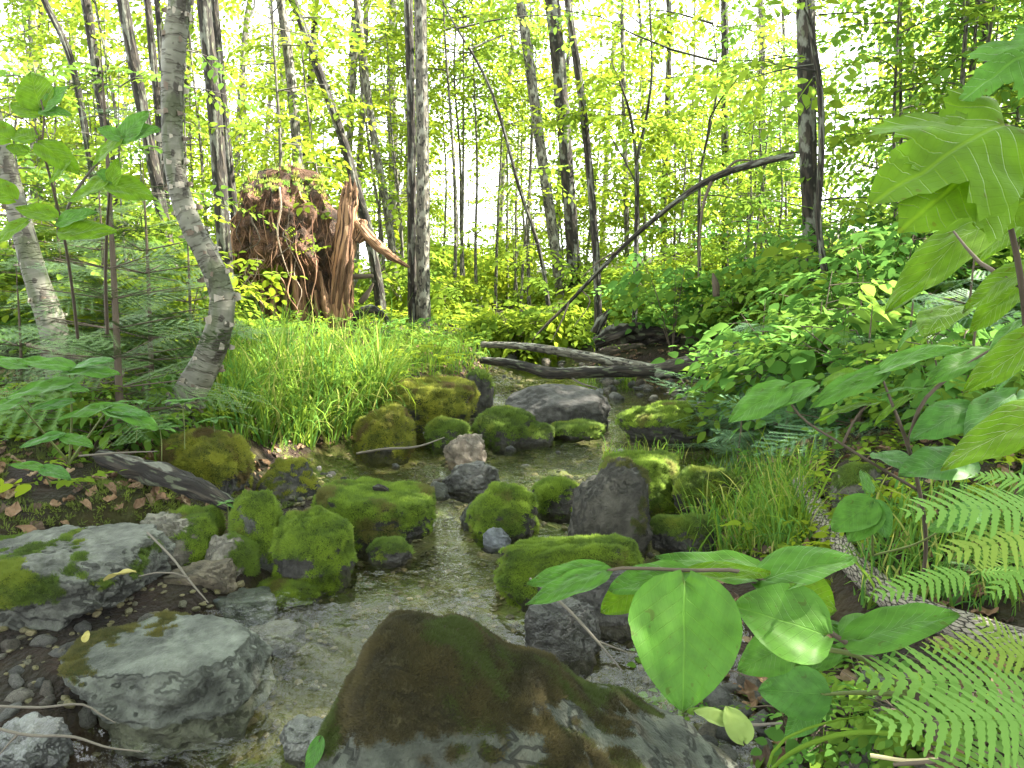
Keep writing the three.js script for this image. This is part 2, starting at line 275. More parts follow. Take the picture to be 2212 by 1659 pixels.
function mossOn(parent, geo, seed, { size = .012, gap = .009, col = [.085, .15, .018], col2 = [.04, .065, .010], colX = null, most = 14000 } = {}) {
  const r = rngOf(seed), p = geo.attributes.position, n = geo.attributes.normal, ix = geo.index.array, mask = geo.userData.mask, items = [[], []];
  const a = V(0, 0, 0), b = V(0, 0, 0), c = V(0, 0, 0), nn = V(0, 0, 0); let total = 0;
  for (let pass = 0, step = 1; pass < 2; pass++) {
    if (pass) step = Math.max(1, total / most);
    for (let t = 0; t < ix.length; t += 3) {
      const m = (mask[ix[t]] + mask[ix[t + 1]] + mask[ix[t + 2]]) / 3; if (m < .35) continue;
      a.fromBufferAttribute(p, ix[t]); b.fromBufferAttribute(p, ix[t + 1]); c.fromBufferAttribute(p, ix[t + 2]);
      const area = b.clone().sub(a).cross(c.clone().sub(a)).length() / 2, want = area / (gap * gap) * sstep(.3, .6, m);
      if (!pass) { total += want; continue; }
      let k = Math.floor(want / step + r());
      while (k-- > 0) {
        let u = r(), w = r(); if (u + w > 1) { u = 1 - u; w = 1 - w; }
        const q = a.clone().addScaledVector(b.clone().sub(a), u).addScaledVector(c.clone().sub(a), w); nn.fromBufferAttribute(n, ix[t]).addScaledVector(UPV, .35).normalize();
        const f = fbm(q.x * 9 + seed, q.y * 9, q.z * 9, 3), f2 = rr(-.35, .35, r); let cc = mix3(col2, col, clamp(.5 + f * 1.1 + f2));
        if (colX) cc = mix3(cc, colX[0], sstep(colX[1], colX[1] + .25, fbm(q.x * 4 + seed * 3, q.y * 4, q.z * 4, 3) + .25 * f2));
        const s = size * rr(.6, 1.35, r) * (1 + .5 * f) * Math.sqrt(step > 1 ? Math.min(step, 2.2) : 1);
        items[r() < .5 ? 0 : 1].push({ p: q.addScaledVector(nn, -.1 * s), q: quatUp(nn, rr(0, 6.28, r)), s: V(s, s * rr(.7, 1.3, r), s), c: tint(...cc) });
      }
    }
  }
  items.forEach((it, k) => it.length && copies('moss', TUFTS[k], M.moss, it, parent));
}
// a boulder read off the plan: left, right, crown and waterline; lvl = what it stands on (default the water or ground there)
let bseed = 100;
function boulder(label, [x0, x1, yt, yb], o = {}) {
  const seed = o.seed ?? bseed++, cx = (x0 + x1) / 2; let hb = o.lvl;
  if (hb === undefined) { let d = 3; for (let k = 0; k < 12; k++) d = -onPlane(cx, yb, waterY(d)).z; hb = waterY(d); const g = onGround(cx, yb); if (o.bank) hb = g.y; }
  const front = onPlane(cx, yb, hb); let D = -front.z; const dr = o.depth ?? .8; let W = (x1 - x0) / F * D; D += W * dr * .32; W = (x1 - x0) / F * D;
  const top = at(cx, yt, D).y, Hh = Math.max(.02, top - hb), sink = o.sink ?? .45, b = Hh * (1 + sink) / 2, c0 = at(cx, yt, D);
  const pos = V(c0.x, top - b, -D), g = stoneGeo(seed, W / 2 * 1.03, b * 1.03, W / 2 * dr, { detail: clamp(Math.round(W / D * 130 + 8), 9, 46), ...o });
  const tint2 = o.mossCol || {};
  const t = thing(o.name || 'boulder', label, o.category || 'boulder', pos, o.group); if (o.yaw) t.rotation.y = o.yaw; if (o.tilt) t.rotation.z = o.tilt;
  part(t, 'stone', g, o.wet ? M.wetRock : M.rock);
  if (o.moss) { const px = D / F; mossOn(t, g, seed, { size: Math.max(.006, 5.2 * px) * (o.fuzz ?? 1), gap: Math.max(.0045, 3.4 * px) * (o.fuzz ?? 1), ...tint2 }); }
  return t;
}
// a bent tapering limb through points with radii
function limbGeo(pts, rad, { seg = 10, step = .12, rough = .06, k = 2, cap = true, seed = 1, uvk = 1 } = {}) {
  const curve = new THREE.CatmullRomCurve3(pts, false, 'centripetal'), len = curve.getLength(), n = Math.max(3, Math.min(160, Math.ceil(len / step)));
  const pos = [], uv = [], idx = []; let nrm = null; const tPrev = V(0, 0, 0);
  const R0 = rad.reduce((a, b) => a + b) / rad.length, turns = Math.max(1, Math.round(2 * Math.PI * R0 * 1.6)) / 1.6;
  for (let i = 0; i <= n; i++) {
    const t = i / n, u = curve.getUtoTmapping(t), p = curve.getPoint(u), tg = curve.getTangent(u).normalize(), fp = u * (pts.length - 1), i0 = Math.min(pts.length - 2, Math.floor(fp)), r = lerp(rad[i0], rad[i0 + 1], fp - i0);
    if (!nrm) { nrm = V(1, 0, 0); if (Math.abs(tg.x) > .8) nrm.set(0, 0, 1); nrm.addScaledVector(tg, -nrm.dot(tg)).normalize(); } else { nrm.addScaledVector(tg, -nrm.dot(tg)).normalize(); }
    const bi = tg.clone().cross(nrm);
    for (let s = 0; s <= seg; s++) {
      const a = s / seg * 2 * Math.PI, ca = Math.cos(a), sa = Math.sin(a), rn = r * (1 + rough * fbm(ca * k + seed, sa * k, t * len / Math.max(r, .01) * .25 + seed, 3) * 2);
      pos.push(p.x + (nrm.x * ca + bi.x * sa) * rn, p.y + (nrm.y * ca + bi.y * sa) * rn, p.z + (nrm.z * ca + bi.z * sa) * rn); uv.push(s / seg * turns * uvk, t * len * uvk);
    }
  }
  const C = seg + 1; for (let i = 0; i < n; i++) for (let s = 0; s < seg; s++) { const a = i * C + s; idx.push(a, a + 1, a + C, a + 1, a + C + 1, a + C); }
  if (cap) for (const [row, f] of [[0, 1], [n, 0]]) { const p = curve.getPoint(row ? 1 : 0), c = pos.length / 3; pos.push(p.x, p.y, p.z); uv.push(0, 0); for (let s = 0; s < seg; s++) { const a = row * C + s; f ? idx.push(c, a + 1, a) : idx.push(c, a, a + 1); } }
  const g = geoOf(pos, idx, uv), nn = g.attributes.normal;
  for (let i = 0; i <= n; i++) { const a = i * C, b = a + seg, x = nn.getX(a) + nn.getX(b), y = nn.getY(a) + nn.getY(b), z = nn.getZ(a) + nn.getZ(b), l = Math.hypot(x, y, z) || 1; nn.setXYZ(a, x / l, y / l, z / l); nn.setXYZ(b, x / l, y / l, z / l); }
  return g;
}
// small leaves in flat sprays along a twig
function leafTris(pos, idx, nor, o, dir, up, L, W, fold) {                                            // one pointed leaf from o along dir
  const side = up.clone().cross(dir).normalize(), nn = up.clone(), i = pos.length / 3, P = (t, q, h) => { const v = o.clone().addScaledVector(dir, t * L).addScaledVector(side, q * W).addScaledVector(nn, h * L); pos.push(v.x, v.y, v.z); };
  P(0, 0, 0); P(.14, -.3, fold * .6); P(.14, .3, fold * .6); P(.4, -.5, fold); P(.4, 0, 0); P(.4, .5, fold); P(.72, -.36, fold * .6 - .05); P(.72, 0, -.05); P(.72, .36, fold * .6 - .05); P(1, 0, -.14);
  idx.push(i, i + 1, i + 4, i, i + 4, i + 2, i + 1, i + 3, i + 4, i + 2, i + 4, i + 5, i + 3, i + 6, i + 4, i + 4, i + 6, i + 7, i + 4, i + 7, i + 8, i + 4, i + 8, i + 5, i + 6, i + 9, i + 7, i + 7, i + 9, i + 8);
  for (let k = 0; k < 10; k++) nor.push(nn.x, nn.y, nn.z);
}
function sprayGeo(seed, { len = .45, n = 13, L = .085, W = .05, droop = .1 } = {}) {
  const r = rngOf(seed), pos = [], idx = [], nor = [];
  for (let k = 0; k < n; k++) {
    const t = (k + .6) / n, s = k % 2 ? 1 : -1, last = k === n - 1, a = last ? 0 : s * rr(.6, 1.1, r), o = V(s * .012, -droop * t * t * len + rr(-.012, .012, r), -t * len);
    const dir = V(Math.sin(a), rr(-.35, .12, r), -Math.cos(a)).normalize(), up = V(rr(-.4, .4, r), 1, rr(-.4, .4, r)); up.addScaledVector(dir, -up.dot(dir)).normalize();
    const sz = rr(.7, 1.2, r) * (1 - .25 * t);
    leafTris(pos, idx, nor, o, dir, up, L * sz, W * sz, rr(.02, .12, r));
  }
  const i = pos.length / 3; pos.push(-.003, 0, 0, .003, 0, 0, 0, -droop * len, -len); nor.push(0, 1, 0, 0, 1, 0, 0, 1, 0); idx.push(i, i + 1, i + 2);
  return geoOf(pos, idx, null, null, nor);
}
const SPRAYS = [sprayGeo(11), sprayGeo(12, { n: 11, L: .1, W: .062 }), sprayGeo(13, { n: 15, L: .075, W: .042, len: .5 })];
const SPRAYS_LOW = [sprayGeo(21, { n: 9, L: .095, W: .06, len: .34 }), sprayGeo(22, { n: 7, L: .12, W: .085, len: .34 }), sprayGeo(23, { n: 11, L: .08, W: .042, len: .36 })];
const foliageTint = (r, hue) => { const k = rr(.75, 1.25, r), w = clamp(hue + rr(-.3, .3, r));   // hue runs from blue green to yellow green, with random spread
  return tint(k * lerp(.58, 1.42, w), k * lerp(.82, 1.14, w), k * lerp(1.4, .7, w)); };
function leavesFrom(parent, name, list, sprays, mat) { sprays.forEach((g, k) => { const it = list.filter((_, i) => i % sprays.length === k); if (it.length) copies(name, g, mat, it, parent); }); }
// a branch with sprays set along it; returns limb geometry, adds sprays to list
function leafyBranch(r, o, az, len, rise, list, { yellow = .5, gap = .12, r0 = .012, size = 1, droop = .25 } = {}) {
  const pts = [o.clone()], dir = V(Math.sin(az), rise, -Math.cos(az)).normalize();
  for (let k = 1; k <= 3; k++) pts.push(o.clone().addScaledVector(dir, len * k / 3).add(V(rr(-.06, .06, r) * len, -droop * len * (k / 3) ** 2 * .5, rr(-.06, .06, r) * len)));
  const c = new THREE.CatmullRomCurve3(pts), m = Math.max(2, Math.round(len / gap));
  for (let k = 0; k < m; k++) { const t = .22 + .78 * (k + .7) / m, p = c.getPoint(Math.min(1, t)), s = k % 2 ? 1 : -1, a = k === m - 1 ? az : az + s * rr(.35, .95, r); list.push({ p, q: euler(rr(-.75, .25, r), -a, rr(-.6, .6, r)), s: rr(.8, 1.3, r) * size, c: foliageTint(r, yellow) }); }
  return limbGeo(pts, [r0, r0 * .75, r0 * .5, r0 * .22], { seg: 4, step: len / 4, rough: 0, cap: false });
}
function merged(gs) { return mergeGeometries(gs.map((g) => { const h = g.clone(); for (const k of Object.keys(h.attributes)) if (!['position', 'normal', 'uv'].includes(k)) h.deleteAttribute(k); return h; })); }
const rel = (gs, base) => { for (const g of gs) g.translate(-base.x, -base.y, -base.z); return gs; };
// a standing tree: its trunk read off the plan as [x, y, width] from the lowest point seen upward
let tseed = 500;
const FLAKE = (() => { const pos = [], idx = []; for (let k = 0; k <= 4; k++) { const a = k / 4 * 2.4, z = -Math.sin(a) * .6, y = (1 - Math.cos(a)) * .45; pos.push(-.4 + .05 * k, y, z, .4 - .07 * k, y, z); } for (let k = 0; k < 4; k++) { const a = k * 2; idx.push(a, a + 1, a + 2, a + 1, a + 3, a + 2); } return geoOf(pos, idx); })();
function tree(label, D, pts, { mat = M.darkBark, top = 11, limbs = 5, from = .62, yellow = .6, group, name = 'forest_tree', category = 'tree', low = 0, size = 1.25, gap = .3, reach = [1.2, 3], flare = 1.35, seg = 12, flakes = 0 } = {}) {
  const seed = tseed++, r = rngOf(seed), P = pts.map(([x, y]) => at(x, y, D)), W = pts.map((p) => p[2] * .87 / 2 / F * D);
  const a = P[0], b = P[1], gy0 = G(a.x, a.z);
  if (a.y > gy0 + .05) { const k = clamp((a.y - gy0) / Math.max(.3, b.y - a.y), 0, 3) * .6, f = V(a.x + (a.x - b.x) * k, 0, a.z); f.y = G(f.x, f.z) - .12; P.unshift(f); W.unshift(W[0] * flare); }
  const e = P[P.length - 1], e0 = P[P.length - 2], dir = e.clone().sub(e0).normalize(), rise = top - e.y;
  if (rise > .3) { const q = e.clone().addScaledVector(dir, rise * .5).add(V(rr(-.2, .2, r), 0, rr(-.2, .2, r))), q2 = e.clone().addScaledVector(dir, rise).add(V(rr(-.4, .4, r), 0, rr(-.4, .4, r))); P.push(q, q2); const w = W[W.length - 1]; W.push(w * .65, w * .22); }
  const base = P[0].clone(), curve = new THREE.CatmullRomCurve3(P), gs = [limbGeo(P, W, { seg, step: Math.max(.1, W[0] * 1.1), rough: .07, seed })], list = [];
  const hb = base.y, ht = P[P.length - 1].y;
  const addLimb = (f, len, rs, opt) => { let lo = 0, hi = 1; for (let k = 0; k < 18; k++) { const m = (lo + hi) / 2; curve.getPoint(m).y < hb + (ht - hb) * f ? lo = m : hi = m; } const o = curve.getPoint(lo); gs.push(leafyBranch(r, o, rr(0, 6.283, r), len, rs, list, { yellow, gap, size, ...opt })); };
  for (let k = 0; k < limbs; k++) addLimb(from + (1 - from) * (k + rr(.1, .9, r)) / limbs, rr(...reach, r) * (1 - .3 * k / limbs), rr(.2, .7, r), { r0: W[W.length - 1] * .8 + .012 });
  for (let k = 0; k < low; k++) addLimb(rr(.12, from, r), rr(.5, 1.3, r), rr(-.1, .3, r), { r0: .008 });
  const t = thing(name, label, category, base, group);
  const tr = part(t, 'trunk', merged(rel(gs, base)), mat);
  if (flakes) { const p = gs[0].attributes.position, nn = gs[0].attributes.normal, it = []; for (let k = 0; k < flakes; k++) { const i = Math.floor(r() * p.count * .75), n = V(nn.getX(i), nn.getY(i), nn.getZ(i)), q = V(p.getX(i), p.getY(i), p.getZ(i)), side = n.clone().cross(UPV).normalize(), dir = side.multiplyScalar(r() < .5 ? 1 : -1).addScaledVector(n, rr(.2, .8, r)).addScaledVector(UPV, rr(-.3, .3, r)).normalize(), up2 = UPV.clone().addScaledVector(dir, -UPV.dot(dir)).normalize(), x = dir.clone().cross(up2); const s = rr(.012, .04, r); it.push({ p: q, q: new THREE.Quaternion().setFromRotationMatrix(new THREE.Matrix4().makeBasis(up2, x.negate(), dir.clone().negate())), s: V(s * rr(.6, 1.6, r), s, s), c: r() < .6 ? tint(.30, .27, .22) : tint(.13, .10, .075) }); } copies('bark_curls', FLAKE, M.deadLeaf, it, t); }
  for (const l of list) l.p.sub(base); if (list.length) leavesFrom(t, 'crown', list, SPRAYS, M.canopy);
  return t;
}
// a young tree with level tiers of leaves
function sapling(label, x, d, h, { yellow = .55, group, lean = 0, n = Math.round(h * 3.2), from = .22, spread = 1, name = 'sapling_tree', category = 'sapling', size = 1, r0 = .008 + h * .0038, seed = tseed++, mat = M.greyBark, gap = .2 } = {}) {
  const r = rngOf(seed), base = V(x, G(x, -d) - .03, -d), P = [], W = []; let px = 0, pz = 0;
  for (let k = 0; k <= 5; k++) { P.push(V(x + px, base.y + h * k / 5, -d + pz)); W.push(r0 * (1 - .88 * k / 5)); px += lean * h / 5 + rr(-.04, .04, r) * h / 3; pz += rr(-.04, .04, r) * h / 3; }
  const curve = new THREE.CatmullRomCurve3(P), gs = [limbGeo(P, W, { seg: 6, step: .25, rough: .05, seed })], list = [];
  for (let k = 0; k < n; k++) { const f = from + (1 - from) * (k + rr(0, 1, r)) / n, o = curve.getPoint(f), len = spread * rr(.35, .9, r) * (.35 + .12 * h) * (1.15 - .65 * f) + .15; gs.push(leafyBranch(r, o, k * 2.4 + rr(-.5, .5, r), len, rr(-.05, .4, r), list, { yellow, r0: .003 + r0 * .25, size, gap })); }
  const t = thing(name, label, category, base, group);
  part(t, 'trunk', merged(rel(gs, base)), mat);
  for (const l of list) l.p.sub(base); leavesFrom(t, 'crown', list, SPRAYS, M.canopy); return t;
}
function shrub(label, x, d, h, { yellow = .4, group, stems = 4, spread = .5, name = 'understory_shrub', category = 'shrub', sprays = SPRAYS_LOW, size = 1, seed = tseed++, lean = 0, per = 5 } = {}) {
  const r = rngOf(seed), base = V(x, G(x, -d) - .02, -d), gs = [], list = [];
  for (let s = 0; s < stems; s++) {
    const az = rr(0, 6.283, r), len = h * rr(.7, 1.1, r), end = base.clone().add(V(Math.sin(az) * spread * rr(.3, 1, r) + lean * h, len, -Math.cos(az) * spread * rr(.3, 1, r))), mid = base.clone().lerp(end, .5).add(V(0, len * .12, 0)), c = new THREE.QuadraticBezierCurve3(base, mid, end);
    gs.push(limbGeo([base, mid, end], [.006, .0045, .002], { seg: 4, step: .15, rough: 0, cap: false }));
    for (let k = 0; k < per; k++) { const o = c.getPoint(.3 + .7 * (k + r()) / per); gs.push(leafyBranch(r, o, rr(0, 6.283, r), rr(.12, .35, r) * (.5 + h * .5), rr(-.1, .4, r), list, { yellow, r0: .003, size, gap: .15 })); }
  }
  const t = thing(name, label, category, base, group);
  part(t, 'stem', merged(rel(gs, base)), M.twig);
  for (const l of list) l.p.sub(base); leavesFrom(t, 'foliage', list, sprays, M.canopy); return t;
}
// fir: flat sprays of needles on whorled branches
function firSprayGeo(seed) {
  const r = rngOf(seed), pos = [], idx = [], nor = [];
  const needle = (o, d, L) => { const i = pos.length / 3, s = V(-d.z, 0, d.x).normalize().multiplyScalar(.0014), e = o.clone().addScaledVector(d, L); pos.push(o.x - s.x, o.y, o.z - s.z, o.x + s.x, o.y, o.z + s.z, e.x, e.y, e.z); nor.push(0, 1, 0, 0, 1, 0, 0, 1, 0); idx.push(i, i + 1, i + 2); };
  const twig = (o, a, L) => { const d = V(Math.sin(a), -.08, -Math.cos(a)).normalize(), i = pos.length / 3, e = o.clone().addScaledVector(d, L), s = V(-d.z, 0, d.x).multiplyScalar(.002); pos.push(o.x - s.x, o.y, o.z - s.z, o.x + s.x, o.y, o.z + s.z, e.x, e.y, e.z); nor.push(0, 1, 0, 0, 1, 0, 0, 1, 0); idx.push(i, i + 1, i + 2); const m = Math.round(L / .0055); for (let k = 0; k < m; k++) { const p = o.clone().addScaledVector(d, L * (k + .5) / m); for (const q of [-1, 1]) { const b = a + q * rr(.75, 1.15, r); needle(p, V(Math.sin(b), rr(-.1, .35, r), -Math.cos(b)).normalize(), rr(.014, .021, r)); } } };
  twig(V(0, 0, 0), 0, .4);
  for (let k = 0; k < 14; k++) { const t = .06 + .86 * k / 14; twig(V(0, -.012 * t, -t * .4), (k % 2 ? 1 : -1) * rr(.75, .95, r), (1 - t) * .19 + .03); }
  return geoOf(pos, idx, null, null, nor);
}
const FIRS = [firSprayGeo(31), firSprayGeo(32)];
function fir(label, x, d, h, { group, seed = tseed++, dark = 0, spread = 1, blue = 0, baseY } = {}) {
  const r = rngOf(seed), base = V(x, (baseY ?? G(x, -d)) - .03, -d), gs = [limbGeo([base, base.clone().add(V(.02, h * .5, 0)), base.clone().add(V(.03, h, 0))], [.006 + h * .008, .004 + h * .005, .002], { seg: 6, step: .12, rough: .03 })], list = [];
  const tiers = Math.max(4, Math.round(h / .14));
  for (let k = 0; k < tiers; k++) { const f = .08 + .9 * k / tiers, m = 5; for (let j = 0; j < m; j++) { const az = j / m * 6.283 + k * .7 + rr(-.2, .2, r), len = spread * (1 - f) * h * .42 + .1, ps = Math.max(1, Math.round(len / .26)); for (let s = 0; s < ps; s++) { const o = base.clone().add(V(Math.sin(az) * s * .26, h * f + s * .03, -Math.cos(az) * s * .26)); const sc = Math.min(1.1, len / .4) * rr(.85, 1.15, r), kk = rr(.75, 1.2, r); list.push({ p: o, q: euler(rr(-.35, .35, r), -az + rr(-.35, .35, r) * (s ? 2 : 1), rr(-.45, .45, r)), s: sc, c: tint(kk * lerp(.075, .045, dark) * (1 - .25 * blue), kk * lerp(.15, .09, dark), kk * lerp(.028, .03, dark) * (1 + 1.4 * blue)) }); } if (len > .3) gs.push(limbGeo([base.clone().add(V(0, h * f, 0)), base.clone().add(V(Math.sin(az) * len * .8, h * f + .05, -Math.cos(az) * len * .8))], [.004, .002], { seg: 4, step: .3, rough: 0, cap: false })); } }
  const t = thing('fir_sapling', label, 'sapling', base, group); part(t, 'trunk', merged(rel(gs, base)), M.twig);
  for (const l of list) l.p.sub(base); leavesFrom(t, 'needles', list, FIRS, M.fir); return t;
}
// grass blades: folded ribbons that arch over
function bladeGeo(bend, w, seg = 6) {
  const pos = [], idx = [], nor = []; let x = 0, y = 0;
  for (let k = 0; k <= seg; k++) { const t = k / seg, a = bend * t * t; if (k) { x += Math.sin(a) / seg; y += Math.cos(a) / seg; } const ww = w * (1 - Math.pow(t, 1.6)) + .0004; pos.push(x, y, -ww, x + ww * .35 * Math.cos(a), y, 0, x, y, ww); for (let q = -1; q < 2; q++) { const v = V(-Math.cos(a), Math.sin(a) + .25, q * .5).normalize(); nor.push(v.x, v.y, v.z); } }
  for (let k = 0; k < seg; k++) for (let q = 0; q < 2; q++) { const a = k * 3 + q; idx.push(a, a + 1, a + 3, a + 1, a + 4, a + 3); }
  return geoOf(pos, idx, null, null, nor);
}
const BLADES = [bladeGeo(1.0, .006), bladeGeo(1.9, .007), bladeGeo(2.7, .006), bladeGeo(.45, .005)];
function grassPatch(name, spots, label, { h = [.2, .45], parent, seed = 5, yellow = .3, wide = 1, category = 'grass' } = {}) {
  const r = rngOf(seed), lists = BLADES.map(() => []);
  for (const [x, y, z, k = 1, az, lean = 0] of spots) { const L = rr(...h, r) * k, w = wide * rr(.7, 1.2, r); lists[Math.floor(r() * 4)].push({ p: V(x, y, z), q: az === undefined ? euler(rr(-.35, .35, r), rr(0, 6.283, r), rr(-.35, .25, r)) : euler(rr(-.2, .2, r), -az + rr(-.6, .6, r), -lean + rr(-.15, .15, r)), s: V(L, L, w), c: r() < .12 ? tint(2.0, 1.25, 2.6) : foliageTint(r, clamp(yellow + rr(-.3, .3, r))) }); }
  const t = new THREE.Group(); t.name = numbered(name); t.userData.kind = 'stuff'; t.userData.label = label; t.userData.category = category; scene.add(t);
  lists.forEach((l, k) => l.length && copies('blades', BLADES[k], M.grass, l, t)); return t;
}
// one broad heart-shaped leaf, a mesh of its own, from stalk end to tip
function leafShape(L, Wd, { cup = .12, droop = .25, lobe = .16, seed = 1, wave = .045 } = {}) {
  const nt = 16, nq = 10, pos = [], uv = [], idx = [], r = rngOf(seed), o = r() * 50;
  for (let i = 0; i <= nt; i++) for (let j = 0; j <= nq; j++) {
    const t = i / nt, q = j / nq * 2 - 1, w = Wd / 2 * Math.pow(Math.sin(Math.PI * Math.pow(Math.max(t, .0001), .68)), .72) * (1 + .02 * N3(t * 16 + o, q > 0 ? 3 : 8, 1)) + (i === 0 ? Wd * .03 : 0);
    const x = q * w, y = t * L - Math.abs(q) ** 1.6 * lobe * L * Math.pow(1 - t, 2.2), z = cup * Math.abs(q) ** 1.3 * w - droop * L * t * t + wave * L * N3(t * 2.4 + o, q * 1.4, o);
    pos.push(x, z, -y); uv.push(.5 + q * .5 * (w / (Wd / 2)), t);
  }
  for (let i = 0; i < nt; i++) for (let j = 0; j < nq; j++) { const a = i * (nq + 1) + j; idx.push(a, a + 1, a + nq + 1, a + 1, a + nq + 2, a + nq + 1); }
  return geoOf(pos, idx, uv);
}
// a lobed leaf, spread from the end of its stalk
function lobedShape(L, Wd, { droop = .25, seed = 1, wave = .05 } = {}) {
  const na = 60, nr = 8, pos = [0, 0, 0], uv = [.5, 0], idx = [], o = seed * 3.7 % 50, rad = (a) => { let v = .45; for (const [c, h, w] of [[0, 1, .5], [.75, .84, .46], [-.75, .84, .46], [1.6, .55, .5], [-1.6, .55, .5]]) v = Math.max(v, h * Math.max(0, 1 - Math.pow(Math.abs(a - c) / w, 1.4) * .45)); return v * (1 + .05 * Math.sin(a * 41) + .03 * N3(a * 9 + o, 1, 2)); };
  for (let j = 1; j <= nr; j++) for (let i = 0; i <= na; i++) { const a = (i / na * 2 - 1) * 2.15, f = j / nr, rr0 = rad(a) * f * L, x = Math.sin(a) * rr0 * Wd, y = Math.cos(a) * rr0; pos.push(x, -droop * L * (rr0 / L) ** 2 + wave * L * N3(x / L * 2.5 + o, y / L * 2.5, o) - .03 * L * Math.cos(a * 5.5) * f * f, -y); uv.push(.5 + x / L / Wd * .5, y / L); }
  for (let i = 0; i < na; i++) idx.push(0, 2 + i, 1 + i);
  for (let j = 0; j < nr - 1; j++) for (let i = 0; i < na; i++) { const a = 1 + j * (na + 1) + i, b = a + na + 1; idx.push(a, a + 1, b, a + 1, b + 1, b); }
  return geoOf(pos, idx, uv);
}
let lseed = 900;
// leaf from base (plan x, y, distance) to tip; face: direction that its upper side looks to
function bigLeaf(parent, b, t, ratio, face, mat, opt = {}) {
  const B = at(...b), Tp = at(...t), ax = Tp.clone().sub(B), L = ax.length(), g = opt.lobed ? lobedShape(L, ratio, { seed: lseed++, ...opt }) : leafShape(L * 1.02, L * ratio, { seed: lseed++, ...opt });
  const fwd = ax.normalize(), n = face.clone().addScaledVector(fwd, -face.dot(fwd)).normalize(), x = fwd.clone().cross(n).normalize();
  const m = part(parent, 'leaf', g, mat); m.quaternion.setFromRotationMatrix(new THREE.Matrix4().makeBasis(x, n, fwd.clone().negate())); m.position.copy(B).sub(parent.position); return m;
}
function stem(parent, name, plan, rad, mat, opt = {}) { const pts = plan.map((p) => (p.isVector3 ? p.clone() : at(...p)).sub(parent.position)); return part(parent, name, limbGeo(pts, rad, { seg: 6, step: .03, rough: .05, ...opt }), mat); }
// fern frond: toothed leaflets in two ranks
function frondGeo(len, wid, { pairs = 18, arch = .35, seed = 1 } = {}) {
  const r = rngOf(seed), pos = [], idx = [];
  const curve = (t) => V(0, arch * len * (t - t * t * 1.25), -t * len), tri = (a, b, c) => { const i = pos.length / 3; for (const v of [a, b, c]) pos.push(v.x, v.y, v.z); idx.push(i, i + 1, i + 2); };
  for (let k = 0; k < pairs; k++) for (const s of [-1, 1]) {
    const t = .1 + .88 * k / pairs, o = curve(t), f = Math.sin(Math.PI * Math.pow(t, .62)) ** .8, L = wid / 2 * Math.max(.08, f) * rr(.9, 1.08, r), a = lerp(1.25, .75, t) + rr(-.08, .08, r), dir = V(s * Math.sin(a), rr(-.12, .05, r), -Math.cos(a)).normalize(), sd = V(dir.z * -1, 0, dir.x).normalize(), up = V(0, 1, 0), n = Math.max(4, Math.round(L / (.009 * len / .3)));
    const half = Math.min(L * .22, .40 * len * .88 / pairs);
    for (let j = 0; j < n; j++) { const u0 = j / n, u1 = (j + 1) / n, at0 = (u) => o.clone().addScaledVector(dir, u * L).addScaledVector(up, -.18 * L * u * u), wd = (u) => half * Math.pow(1 - u, .55); for (const q of [-1, 1]) { const c0 = at0(u0), c1 = at0(u1), e0 = at0(u0).addScaledVector(sd, q * wd(u0) * .72), e1 = at0(lerp(u0, u1, .7)).addScaledVector(sd, q * wd(lerp(u0, u1, .6)) * 1.12), e2 = at0(u1).addScaledVector(sd, q * wd(u1) * .72); if (q > 0) { tri(c0, c1, e0); tri(e0, c1, e1); tri(e1, c1, e2); } else { tri(c0, e0, c1); tri(e0, e1, c1); tri(e1, e2, c1); } } }
  }
  for (let k = 0; k < 10; k++) { const a = curve(k / 10), b = curve((k + 1) / 10), w = .0022 * (1 - k / 11) * len / .3; tri(a.clone().add(V(-w, .001, 0)), a.clone().add(V(w, .001, 0)), b); }
  return geoOf(pos, idx);
}
// ---------- boulders ----------
const GREY = { color: [.15, .155, .14], color2: [.08, .084, .075] }, DARK = { color: [.10, .097, .088], color2: [.05, .049, .046] }, TAN = { color: [.40, .36, .30], color2: [.26, .24, .20] };
const MG = { col: [.165, .25, .02], col2: [.065, .11, .012], colX: [[.11, .105, .024], .2] }, MD = { col: [.10, .16, .016], col2: [.04, .066, .009], colX: [[.14, .18, .018], .16] }, MY = { col: [.21, .225, .02], col2: [.095, .108, .013], colX: [[.09, .065, .02], .14] };
